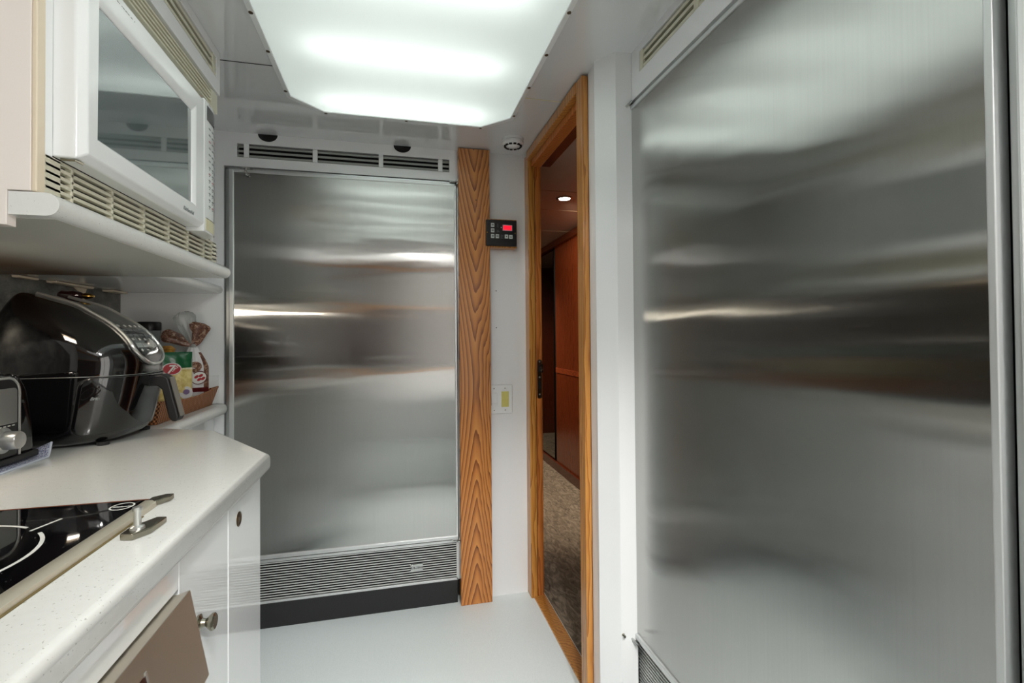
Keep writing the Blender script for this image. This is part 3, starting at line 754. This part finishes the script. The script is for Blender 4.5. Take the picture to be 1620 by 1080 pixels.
def bracket(label, pts, pin=None):
    t = thing('rail_bracket', (pts[0][0], pts[0][1], .91), label, 'bracket', 'metal rail brackets beside the cooktop')
    MB().prism(pts, 'Z', .9102, .9185).build('plate', nickel, t, bevel=.0015)
    if pin:
        MB().lathe((pin[0], pin[1], .9185), (0, 0, 1), [(.0085, 0), (.008, .003), (.0045, .005), (.0042, .022), (.0055, .024), (.0055, .028), (.003, .029)], 20).build('pin', satin_silver, t, smooth=True)
bracket('flat metal bracket with an upright pin on the counter beside the cooktop rail', [(-.3395, .712), (-.324, .708), (-.311, .728), (-.309, .768), (-.322, .770), (-.3395, .738)], (-.3265, .727))
bracket('flat metal bracket at the far end of the cooktop rail', [(-.3700, .846), (-.356, .846), (-.344, .866), (-.344, .880), (-.356, .880), (-.3700, .868)])

# ------------------------------------------------------------------ air fryer
FY = 1.475
CT = [  # z, front x, back x, half width
 (0.916, -0.691, -0.955, 0.128), (0.925, -0.666, -0.970, 0.142), (0.950, -0.654, -0.980, 0.147), (1.000, -0.642, -0.985, 0.148), (1.060, -0.631, -0.985, 0.148), (1.100, -0.626, -0.980, 0.146),
 (1.130, -0.631, -0.972, 0.144), (1.165, -0.651, -0.956, 0.140), (1.200, -0.686, -0.937, 0.134), (1.228, -0.729, -0.918, 0.126), (1.248, -0.762, -0.907, 0.116), (1.262, -0.802, -0.896, 0.106), (1.272, -0.834, -0.887, 0.095), (1.279, -0.858, -0.877, 0.080)]
def fry(t_):
    i = max(0, min(len(CT)-2, int(t_))); f = t_-i
    g = lambda k: CT[max(0, min(len(CT)-1, k))]
    r_ = []
    for c in range(4):
        p0, p1, p2, p3 = g(i-1)[c], g(i)[c], g(i+1)[c], g(i+2)[c]
        r_.append(.5*((2*p1)+(-p0+p2)*f+(2*p0-5*p1+4*p2-p3)*f*f+(-p0+3*p1-3*p2+p3)*f**3))
    return r_
def fry_z(z):
    lo, hi = 0, len(CT)-1.0001
    for _ in range(40):
        md = (lo+hi)/2
        if fry(md)[0] < z: lo = md
        else: hi = md
    return fry(lo)
NE = 3.0
def fpt(tt, ph, off=0):
    z, xf, xb, b = fry(tt); cx, a = (xf+xb)/2, (xf-xb)/2+off; b += off
    c, s_ = math.cos(ph), math.sin(ph)
    return Vector((cx+a*math.copysign(abs(c)**(2/NE), c), FY+b*math.copysign(abs(s_)**(2/NE), s_), z))
t = thing('air_fryer', (-.8, FY, .91), 'large glossy black air fryer with silver trimmed control panel on the counter', 'air fryer')
mb = MB(); SEG = 72; ROWS = 70
V = mb.grid([[fpt((len(CT)-1)*j/ROWS, 2*math.pi*i/SEG) for i in range(SEG)] for j in range(ROWS+1)], closed_u=True)
mb.bm.faces.new(V[0][::-1]); mb.bm.faces.new(V[-1])
body = mb.build('body', black_gloss, t, smooth=True)
for x, y in ((-.69, FY-.10), (-.69, FY+.10), (-.93, FY-.10), (-.93, FY+.10)):
    MB().lathe((x, y, .9102), (0, 0, 1), [(.012, 0), (.013, .003), (.013, .008)], 16).build('foot', black_rubber, t)
# panel strip
def sx(z, y, off=0):
    z_, xf, xb, b = fry_z(z); cx, a = (xf+xb)/2, (xf-xb)/2
    return cx+(a)*max(0, 1-abs(y/b)**NE)**(1/NE)
def strip_w(z):     # half width of the panel strip
    k = (z-1.100)/.045
    return (.070)*math.sqrt(max(0, 1-(1-min(1, k))**2)) if k < 1 else .070-.10*max(0, z-1.145)*.9
zs = [1.1005, 1.102, 1.105, 1.110, 1.117, 1.125, 1.135, 1.145] + [1.145+.0065*k for k in range(1, 16)] + [1.248, 1.255, 1.262, 1.268, 1.273, 1.2765]
zs = sorted(zs)
def spt(z, y, off):
    x = sx(z, y); 
    x2 = sx(min(z+.004, 1.2785), y); dz = .004
    nrm = Vector((dz, 0, x-x2)).normalized() if abs(x-x2) > 1e-6 else Vector((1, 0, 0))
    return Vector((x, FY+y, z))+nrm*off
rows = []
for z in zs:
    w = strip_w(z); rows.append([spt(z, -w+2*w*i/14, .0030) for i in range(15)])
mb = MB(); mb.grid(rows); mb.build('control_strip', black_gloss, t, smooth=True, solid=.002)
path = [spt(z, -strip_w(z), .0035) for z in reversed(zs)] + [spt(z, strip_w(z), .0035) for z in zs]
MB().tube(path, .0048, 8).build('silver_trim', satin_silver, t, smooth=True)
# buttons printed on strip
def sbox(z, y, hz_, hy, m_, nm, par=t, off=.005, parent=None):
    mb = MB(); a_ = [spt(z+dz, y+dy, off) for dz, dy in ((-hz_, -hy), (-hz_, hy), (hz_, hy), (hz_, -hy))]
    b_ = [spt(z+dz, y+dy, off-.002) for dz, dy in ((-hz_, -hy), (-hz_, hy), (hz_, hy), (hz_, -hy))]
    A = [mb.bm.verts.new(p_) for p_ in a_]; C = [mb.bm.verts.new(p_) for p_ in b_]
    mb.bm.faces.new(A); mb.bm.faces.new(C[::-1])
    for i in range(4): mb.bm.faces.new((A[i], A[(i+1) % 4], C[(i+1) % 4], C[i]))
    return mb.build(nm, m_, par)
for k in range(5):
    y = -.052+.026*k
    sbox(1.197, y, .0022, .003, print_white, 'icon')
    sbox(1.186, y, .0026, .0095, print_grey, 'preset_key'); sbox(1.173, y, .0026, .0095, print_grey, 'preset_key')
    sbox(1.163, y, .0022, .003, print_white, 'icon')
for y in (-.045, -.020, .030): sbox(1.148, y, .0055, .0105, mat('silver_key', (170, 174, 172), .3, metal=.4), 'silver_key')
for y in (-.045, -.020): sbox(1.136, y, .0012, .0035, print_white, 'icon')
sbox(1.136, -.045, .0032, .0012, print_white, 'icon')
pc = spt(1.149, .004, .004)
MB().lathe(pc, (.93, 0, .36), [(.013, 0), (.0135, .002), (.012, .007), (.009, .0075), (.0085, .006)], 28).build('dial', satin_silver, t, smooth=True)
# drawer
def rz(z, ph, off):
    z_, xf, xb, b = fry_z(z); cx, a = (xf+xb)/2, (xf-xb)/2+off; b += off
    c, s_ = math.cos(ph), math.sin(ph)
    return Vector((cx+a*math.copysign(abs(c)**(2/NE), c), FY+b*math.copysign(abs(s_)**(2/NE), s_), z))
ZB0, ZB1, PH = .940, 1.074, R(69)
def lim(z):
    r_ = .022; k = min(z-ZB0, ZB1-z)
    return PH-(R(9)*(1-math.sqrt(max(0, 1-(1-k/r_)**2))) if k < r_ else 0)
zz = [ZB0+.134*(1-math.cos(math.pi*j/16))/2 for j in range(17)]
mb = MB(); mb.grid([[rz(z, -lim(z)+2*lim(z)*i/48, .0028) for i in range(49)] for z in zz]); dw = mb.build('basket_drawer', black_gloss, t, smooth=True, solid=.003)
edge = [rz(z, -lim(z), .0028) for z in zz] + [rz(ZB1, -lim(ZB1)+2*lim(ZB1)*i/40, .0028) for i in range(1, 40)] + [rz(z, lim(z), .0028) for z in reversed(zz)] + [rz(ZB0, lim(ZB0)-2*lim(ZB0)*i/40, .0028) for i in range(1, 40)]
MB().tube(edge, .0016, 6, closed=True).build('drawer_gap', black_rubber, dw)
MB().tube([rz(1.0775, 2*math.pi*i/72, .0005) for i in range(72)], .0007, 6, closed=True).build('seam_line', satin_silver, t)
text('Brio', dw, print_grey, (-.690, FY-.1530, 1.024), .010, (R(90), 0, R(9)), italic=.4)
# handle
hp = [(-.640, 1.070), (-.598, 1.073), (-.5845, 1.064), (-.5595, .958), (-.564, .947), (-.576, .947), (-.583, .957), (-.5995, 1.032), (-.610, 1.042), (-.640, 1.042)]
hd = MB().prism(hp, 'Y', FY-.020, FY+.020).build('handle', black_satin, dw, bevel=.005, segs=3)
MB().prism([(-.5832, 1.063), (-.5590, .960), (-.5570, .9595), (-.5812, 1.0645)], 'Y', FY-.0135, FY+.0135).build('handle_plate', mat('grey_brushed_plate', (128, 124, 118), .3, metal=.8), hd)

# dark ornament lying on the fryer
t = thing('pepper_grinder', (-.86, FY+.02, 1.281), 'small dark object with a brass tip lying behind the top of the air fryer', 'grinder')
q0 = Vector((-.895, 1.575, 1.290)); dq = Vector((.075, .0, -.004))
MB().tube([q0+dq*k for k in (0, .12, .3, .5, .68, .76)], [.007, .013, .012, .014, .010, .007], 16).build('body', mat('dark_red_glass_bottle', (38, 16, 18), .12, coat=.7), t, smooth=True)
MB().tube([q0+dq*k for k in (.76, .85, 1.0, 1.1)], [.007, .009, .007, .003], 14).build('tip', brass, t, smooth=True)

# ------------------------------------------------------------------ toaster and towel
t = thing('toaster', (-.88, 1.13, .916), 'black toaster with silver end panel and round knob at the left edge', 'toaster')
def arch(y0, y1, z0, z1, r_, n_=8):
    pts = [(y0, z0), (y1, z0)]
    pts += [(y1-r_+r_*math.cos(R(90)*k/n_), z1-r_+r_*math.sin(R(90)*k/n_)) for k in range(n_+1)]
    pts += [(y0+r_+r_*math.cos(R(90)+R(90)*k/n_), z1-r_+r_*math.sin(R(90)+R(90)*k/n_)) for k in range(n_+1)]
    return pts
MB().prism([(1.020, .930), (1.250, .930), (1.243, 1.00), (1.227, 1.065), (1.210, 1.088), (1.185, 1.098), (1.08, 1.098), (1.045, 1.085), (1.03, 1.05)], 'X', -1.005, -.752).build('body', black_gloss, t, bevel=.006, segs=3)
B('base', black_satin, t, -1.0, -.745, 1.018, 1.252, .9185, .932, bevel=.003)
MB().prism(arch(1.066, 1.194, .934, 1.092, .030), 'X', -.752, -.744).build('end_panel', black_satin, t, bevel=.002)
MB().prism(arch(1.076, 1.182, 1.000, 1.070, .008), 'X', -.744, -.7405).build('steel_plate', alu, t, bevel=.001)
o_ = arch(1.069, 1.191, .934, 1.090, .030)
MB().tube([(-.743, y, z) for y, z in o_[1:]] + [(-.743, 1.069, .934)], .0025, 8).build('silver_arch', satin_silver, t, smooth=True)
for k in range(9): B('scale_mark', print_white, t, -.7435, -.7425, 1.084+.011*k, 1.090+.011*k, .9945, .9965)
MB().lathe((-.744, 1.146, .970), (1, 0, 0), [(.025, 0), (.025, .004), (.021, .006), (.018, .008), (.0175, .028), (.016, .031), (.008, .0315)], 36).build('knob', satin_silver, t, smooth=True)
t = thing('dish_towel', (-.80, 1.15, .911), 'blue and white terry towel under the toaster with a curled corner', 'towel')
rows = []
NX, NY = 34, 34
def cloth_edge_x(y): return -.722+.010*math.sin(9*y)
for j in range(NY+1):
    y = .98+.312*j/NY; row = []
    for i in range(NX+1):
        x = -1.0+(cloth_edge_x(y)+1.0)*i/NX
        z = .9130+.0012*math.sin(40*x+13*y)*(1 if x > -.75 else .2)
        # corner between toaster and fryer curls up
        du = max(0, (x+.80)/.08); dv = max(0, (y-1.256)/.034)
        lift = .030*min(1, du)*min(1, dv)**1.2
        row.append((x-.012*min(1, dv)*min(1, du), min(y, 1.290)-.010*min(1, dv)*min(1, du), z+lift))
    rows.append(row)
mb = MB(); mb.grid(rows); mb.build('cloth', towel, t, smooth=True, solid=.0030)
hem = [Vector(rw_[-1]) for rw_ in rows]
MB().tube([h_+Vector((0, 0, .0)) for h_ in hem], .0022, 6).build('hem', towel_hem, t, smooth=True)

# ------------------------------------------------------------------ tray and groceries
t = thing('wicker_tray', (-.82, 1.88, .909), 'woven brown wicker tray of snacks beside the far refrigerator', 'tray')
tx0, tx1, ty0, ty1 = -.845, -.677, 1.64, 2.120
mb = MB(); bm = mb.bm
def rc(off, z): return [(tx0+off, ty0+off, z), (tx1-off, ty0+off, z), (tx1-off, ty1-off, z), (tx0+off, ty1-off, z)]
def dip(L, dz):     # rims rise at the corners
    pts = []
    for i in range(4):
        a, b_ = Vector(L[i]), Vector(L[(i+1) % 4])
        for k in range(8):
            f = k/8; p_ = a.lerp(b_, f); p_.z += dz*(abs(2*f-1)**2-1)
            pts.append(p_)
    return pts
loops = [dip(rc(.018, .9095), 0), dip(rc(0, .975), .014), dip(rc(.005, .977), .014), dip(rc(.022, .915), 0)]
Vv = mb.grid(loops, closed_u=True)
bm.faces.new(Vv[0]); bm.faces.new(Vv[-1][::-1])
mb.build('basket', wicker, t)
MB().tube(dip(rc(.002, .977), .014), .004, 8, closed=True).build('rim', wicker, t, smooth=True)

def pillow(c, ux, w, h, thick, pow_=.5, zc=0, crimp=.0, n_=26, shape=None):
    """flat bag standing up; ux unit vector across; returns grid rows for front and back"""
    ux = Vector(ux).normalized(); nz = Vector((ux.y, -ux.x, 0)); rowsF, rowsB = [], []
    for j in range(n_+1):
        v = j/n_; rf, rb = [], []
        for i in range(n_+1):
            u = i/n_
            k = (max(0, math.sin(math.pi*u))**pow_)*(max(0, math.sin(math.pi*v))**pow_)
            wr = .05*math.sin(23*u+7*v)+.05*math.sin(31*v+9*u)
            ww = w*(shape(v) if shape else 1)
            base = Vector(c)+ux*(ww*(u-.5))+Vector((0, 0, h*v))
            rf.append(base+nz*(thick*k*(1+wr*2))); rb.append(base-nz*(thick*k*(1+wr)))
        rowsF.append(rf); rowsB.append(rb)
    return rowsF, rowsB
# snack bag: yellow lower part, green top band
UX = (.80, .60, 0)
t = thing('snack_bag', (-.81, 1.84, .92), 'yellow and green snack bag with a red 7 oval leaning in the wicker tray', 'snack bag')
F_, B_ = pillow((-.775, 1.930, .936), UX, .150, .184, .026, .45)
cut = 18
mb = MB(); mb.grid(F_[:cut+1]); mb.grid([r_[::-1] for r_ in B_[:cut+1]]); mb.build('lower_film', yellow_bag, t, smooth=True)
mb = MB(); mb.grid(F_[cut:]); mb.grid([r_[::-1] for r_ in B_[cut:]]); mb.build('green_band', green_film, t, smooth=True)
u_ = Vector(UX).normalized(); nn = Vector((u_.y, -u_.x, 0))
def ell(c, ra, rb_, m_, nm, par, th=.0015, a0=.1, tilt=.12, n_=28):
    mb = MB(); A, C = [], []
    for k in range(n_):
        a = 2*math.pi*k/n_; p_ = Vector(c)+u_*(ra*math.cos(a))+Vector((0, 0, rb_*math.sin(a)+ra*math.cos(a)*tilt))
        A.append(mb.bm.verts.new(p_+nn*th)); C.append(mb.bm.verts.new(p_-nn*.002))
    mb.bm.faces.new(A); mb.bm.faces.new(C[::-1])
    for i in range(n_): mb.bm.faces.new((A[i], A[(i+1) % n_], C[(i+1) % n_], C[i]))
    return mb.build(nm, m_, par)
oc = Vector((-.775, 1.930, 1.062))+u_*.004+nn*.0275
ell(oc, .029, .021, white_film, 'oval_border', t, 0, tilt=0); lg = ell(oc, .026, .0185, red_ink, 'oval_logo', t, .0015, tilt=0)
ang = math.atan2(u_.y, u_.x)
text('7', lg, print_white, tuple(oc+nn*.0018-u_*.016+Vector((0, 0, -.014))), .040, (R(90), 0, ang), italic=.3)
text('DAYS', lg, print_white, tuple(oc+nn*.0018+u_*.001+Vector((0, 0, -.010))), .012, (R(90), R(-38), ang))
text('IN PERSON', t, print_white, tuple(Vector((-.775, 1.930, 1.058))+u_*.036+nn*.0265), .008, (R(90), 0, ang))
ell(Vector((-.775, 1.930, .975))+u_*.050+nn*.018, .020, .022, white_film, 'small_emblem', t, .001, tilt=0)
ell(Vector((-.775, 1.930, .978))+u_*.050+nn*.0195, .010, .009, mat('violet_print', (120, 100, 140), .4), 'small_emblem', t, .0012, tilt=0)

# bread bag behind it
t = thing('bread_bag', (-.78, 2.03, .92), 'clear bag of dark rye bread with a twisted neck and white label in the tray', 'bread bag')
def bagshape(v): return 1.0 if v < .62 else 1.0-.80*((v-.62)/.38)**1.3
UB = (.96, .28, 0)
F_, B_ = pillow((-.745, 2.065, .925), UB, .100, .215, .026, .5, shape=bagshape)
mb = MB(); mb.grid(F_); mb.grid([r_[::-1] for r_ in B_]); mb.build('loaf_wrap', white_film, t, smooth=True)
ub = Vector(UB).normalized(); nb = Vector((ub.y, -ub.x, 0)); cb = Vector((-.745, 2.065, 0))
save = (u_, nn); u_, nn = ub, nb
ell(cb+nb*.0265+ub*.005+Vector((0, 0, 1.060)), .024, .020, crust, 'bread_picture', t, .001)
ell(cb+nb*.0275+ub*.020+Vector((0, 0, 1.020)), .026, .025, dark_red, 'emblem', t, .0)
ell(cb+nb*.0280+ub*.020+Vector((0, 0, 1.020)), .023, .022, print_white, 'emblem', t, .001)
for k, (a, b_) in enumerate(((-.008, .004), (.006, .008), (.001, -.006), (.013, -.003))):
    ell(cb+nb*.0290+ub*(.020+a)+Vector((0, 0, 1.020+b_)), .007, .0055, red_ink, 'emblem_flower', t, .0012, tilt=.4)
mb = MB(); mb.grid([[r_ + nb*.0015 for r_ in F_[k][12:27]] for k in range(5, 8)]); mb.build('red_band', dark_red, t, smooth=True)
mb = MB(); mb.grid([[r_ + nb*.0012 for r_ in F_[k][22:27]] for k in range(3, 24)]); mb.build('brown_side', crust, t, smooth=True)
u_, nn = save
nk = cb+ub*.0+Vector((0, 0, 1.140))
# flared top of the bag: two crinkled lobes over the neck
MB().tube([nk+Vector((0, 0, -.006)), nk+Vector((.0, 0, .008))], [.013, .010], 12).build('neck', clear_film, t, smooth=True)
def lobe(a, b_, r0, r1, nm, m_, seed):
    a, b_ = Vector(a), Vector(b_); rnd = random.Random(seed); mb = MB(); rows = []
    ax = (b_-a).normalized(); uu = ax.cross(Vector((.3, -.9, .1))).normalized(); ww = ax.cross(uu)
    N_, M_ = 40, 14
    for j in range(M_+1):
        f = j/M_; rr_ = r0+(r1-r0)*f**.7
        if f > .8: rr_ *= math.sqrt(max(.02, 1-((f-.8)/.2)**2*.85))
        row = []
        for i in range(N_):
            th = 2*math.pi*i/N_
            k = 1+.10*math.sin(7*th+seed)+.07*math.sin(13*th+3*f)+.04*math.sin(21*th+9*f)
            row.append(a.lerp(b_, f)+uu*math.cos(th)*rr_*k+ww*math.sin(th)*rr_*k*.6)
        rows.append(row)
    V = mb.grid(rows, closed_u=True); mb.bm.faces.new(V[0]); mb.bm.faces.new(V[-1][::-1])
    return mb.build(nm, m_, t, smooth=True)
lobe(nk, nk+Vector((.020, .006, .088)), .010, .038, 'flared_top', crust, 2)
lobe(nk+Vector((-.002, 0, .006)), nk+Vector((-.092, -.030, .046)), .009, .026, 'flared_top', crust, 5)
lobe(nk+Vector((.0, -.006, .01)), nk+Vector((-.034, .0, .128)), .008, .036, 'clear_ruffle', clear_film, 9)

# little golden bag behind the snack bag
t = thing('bun_bag', (-.90, 1.90, .92), 'golden brown bun bag poking up behind the green and yellow snack bag', 'bun bag')
MB().blob((-.812, 2.02, .985), (.020, .024, .060), .03, seed=4).build('bag', bun_mat, t, smooth=True)
MB().tube([(-.812, 2.02, 1.04), (-.812, 2.02, 1.075), (-.812, 2.02, 1.095), (-.812, 2.02, 1.13), (-.812, 2.02, 1.142)], [.018, .012, .016, .026, .012], 18, flat=.75).build('twisted_top', bun_mat, t, smooth=True)

# tall clear jar with black lid
t = thing('storage_jar', (-.965, 1.98, .909), 'tall clear jar with a black lid standing behind the air fryer', 'jar')
JX, JY = -.895, 2.075
t.location = (JX, JY, .909); WORLD[t] = Vector((JX, JY, .909))
MB().lathe((JX, JY, .9085), (0, 0, 1), [(.022, 0), (.024, .004), (.029, .18), (.035, .285), (.036, .29), (.033, .29), (.027, .18), (.022, .008)], 32).build('glass', clear_plastic, t, smooth=True)
MB().lathe((JX, JY, 1.1988), (0, 0, 1), [(.037, 0), (.038, .004), (.038, .028), (.035, .032), (.010, .033)], 32).build('lid', black_satin, t, smooth=True)

# ------------------------------------------------------------------ rear of the galley (seen only in reflections)
rb_ = MB(); rb_.box(XL-.1, XR+.03, -1.64, -1.60, 0, ZC)
S(rb_, 'wall_rear', mat('rear_grey_paint', (150, 150, 148), .5), 'white rear wall of the galley behind the viewer', 'wall')
S(MB().box(XL, XR, -1.60, -1.575, 1.935, 1.985), 'trim_8', oak_plain, 'oak strip high on the rear wall', 'trim')
t = thing('wall_cupboard', (-.2, -1.5, .9), 'dark walnut wall cupboard at the rear of the galley', 'cupboard')
B('body', rear_brown, t, XL+.01, XR-.01, -1.598, -1.30, .90, 1.45)
for k in range(3): B('door', rear_brown, t, XL+.03+.56*k, XL+.56+.56*k, -1.30, -1.285, .91, 1.44, bevel=.003)
B('light_rail', oak_plain, t, XL+.01, XR-.01, -1.60, -1.28, 1.455, 1.485)

t = thing('sideboard', (-.2, -1.5, 0), 'white sideboard with an oak top at the rear of the galley', 'sideboard')
B('body', white_lam, t, XL+.01, XR-.01, -1.59, -1.30, 0, .78)
B('top', oak_plain, t, XL+.01, XR-.01, -1.59, -1.27, .781, .83, bevel=.004)
# ------------------------------------------------------------------ light, world, camera
w = bpy.data.worlds.new('world'); scn.world = w; w.use_nodes = True
w.node_tree.nodes['Background'].inputs[0].default_value = (.6, .65, .7, 1); w.node_tree.nodes['Background'].inputs[1].default_value = .0
def area(name, loc, rot, sx_, sy_, e, c):
    l = bpy.data.lights.new(name, 'AREA'); l.shape = 'RECTANGLE'; l.size = sx_; l.size_y = sy_; l.energy = e; l.color = c
    o = bpy.data.objects.new(name, l); col.objects.link(o); o.location = loc; o.rotation_euler = rot; return o
t = thing('ceiling_light', (.04, -.85, 1.985), 'unseen second light panel added behind the viewer to brighten the galley', 'ceiling light')  # glowing panel behind the camera, added to raise the overall light
B('frame', white_plastic, t, -.40, .48, -1.25, -.62, ZC-.012, ZC+.0)
B('diffuser', mat('rear_fill_diffuser', (255, 255, 255), .5, emit=(252, 255, 252), estr=1.0), t, -.37, .45, -1.22, -.65, ZC-.014, ZC-.010)

for i, x in enumerate((.12, .46)):  # pair of spots behind the camera, added to brighten the floor
    dl = thing('fill_spotlight', (x, -.30, 2.0), 'unseen fill spotlight added behind the viewer, aimed at the floor, %s one' % ('left' if x < .3 else 'right'), 'ceiling light', 'added fill spotlights behind the viewer')
    MB().lathe((x, -.30, 2.0), (0, 0, -1), [(.045, -.002), (.045, .004), (.034, .006)], 28).build('rim', white_plastic, dl)
    MB().lathe((x, -.30, 1.998), (0, 0, -1), [(.032, 0), (.032, .004), (.015, .005)], 24).build('lens', mat('fill_spot_lens', (255, 255, 255), .4, emit=(255, 250, 240), estr=4), dl)
    l = bpy.data.lights.new('floor_fill_spot', 'SPOT'); l.energy = 115; l.color = (1, .98, .95); l.spot_size = R(50); l.spot_blend = 1.0; l.shadow_soft_size = .06
    lo = bpy.data.objects.new('floor_fill_spot', l); col.objects.link(lo); lo.location = (x, -.30, 1.985)
    lo.rotation_euler = (Vector((.12+.22*i, 1.55, 0))-lo.location).to_track_quat('-Z', 'Y').to_euler()

# lamp out of view, added under the microwave shelf to lighten the counter
hl = thing('hood_fill_lamp', (-.80, .98, 1.3415), 'small warm fill lamp added out of view under the microwave shelf', 'lamp')
B('housing', white_plastic, hl, -.86, -.74, .94, 1.02, 1.330, 1.3414, bevel=.003)
B('lens', mat('hood_fill_lens', (255, 240, 215), .4, emit=(255, 222, 178), estr=6), hl, -.85, -.75, .95, 1.01, 1.3275, 1.3302)
l = bpy.data.lights.new('hood_fill_light', 'AREA'); l.shape = 'RECTANGLE'; l.size = .10; l.size_y = .06; l.energy = 1.6; l.color = (1, .90, .76)
lo = bpy.data.objects.new('hood_fill_light', l); col.objects.link(lo); lo.location = (-.80, .98, 1.3265); lo.rotation_euler = (R(28), 0, 0)
for nm, p_, q_, e_, sz in (('counter_fill_spot', (.38, -.52, 1.985), (-.55, .95, 1.25), 40, 50), ('wall_fill_spot', (-.28, -.52, 1.985), (.52, 2.14, 1.0), 50, 30), ('hob_fill_spot', (.1, -.52, 1.985), (-.45, .7, .9), 8, 46)):  # unseen spots added to brighten the microwave side, back wall and cooktop
    dl = thing('fill_spotlight', (p_[0], p_[1], 2.0), 'unseen fill spotlight added behind the viewer, aimed at the %s' % {'counter_fill_spot': 'microwave', 'wall_fill_spot': 'oak board', 'hob_fill_spot': 'cooktop'}[nm], 'ceiling light', None)
    MB().lathe((p_[0], p_[1], 2.0), (0, 0, -1), [(.040, -.002), (.040, .004), (.030, .006)], 28).build('rim', white_plastic, dl)
    MB().lathe((p_[0], p_[1], 1.998), (0, 0, -1), [(.028, 0), (.028, .004), (.015, .005)], 24).build('lens', mat('fill_spot_lens', (255, 255, 255), .4, emit=(255, 250, 240), estr=3), dl)
    l = bpy.data.lights.new(nm, 'SPOT'); l.energy = e_; l.color = (1, .975, .95); l.spot_size = R(sz); l.spot_blend = .9; l.shadow_soft_size = .09
    lo = bpy.data.objects.new(nm, l); col.objects.link(lo); lo.location = p_
    lo.rotation_euler = (Vector(q_)-lo.location).to_track_quat('-Z', 'Y').to_euler()

cam = bpy.data.cameras.new('camera'); co = bpy.data.objects.new('camera', cam); col.objects.link(co); scn.camera = co
f_, yaw, roll, vc, H, pit = 763.4673, R(13.6115), R(-.457), 523.47, 1.163, R(.7337)
R0 = Vector((math.cos(yaw), -math.sin(yaw), 0)); F0 = Vector((math.sin(yaw), math.cos(yaw), 0)); U0 = Vector((0, 0, 1))
Fw = F0*math.cos(pit)+U0*math.sin(pit); Up = U0*math.cos(pit)-F0*math.sin(pit)
Rt = R0*math.cos(roll)+Up*math.sin(roll); Up2 = -R0*math.sin(roll)+Up*math.cos(roll)
M = Matrix((Rt, Up2, -Fw)).transposed().to_4x4(); M.translation = (0, 0, H); co.matrix_world = M
cam.sensor_width = 36; cam.lens = f_/1620*36; cam.shift_y = -(540-vc)/1620; cam.clip_start = .02

vs = scn.view_settings; scn.display_settings.display_device = 'sRGB'
vs.view_transform = 'Standard'; vs.look = 'None'; vs.gamma = 1; vs.use_curve_mapping = False; vs.exposure = 0.42
scn.cycles.use_denoising = True; scn.cycles.max_bounces = 12; scn.cycles.diffuse_bounces = 6; scn.cycles.glossy_bounces = 6; scn.cycles.transmission_bounces = 8
scn.cycles.sample_clamp_indirect = 6
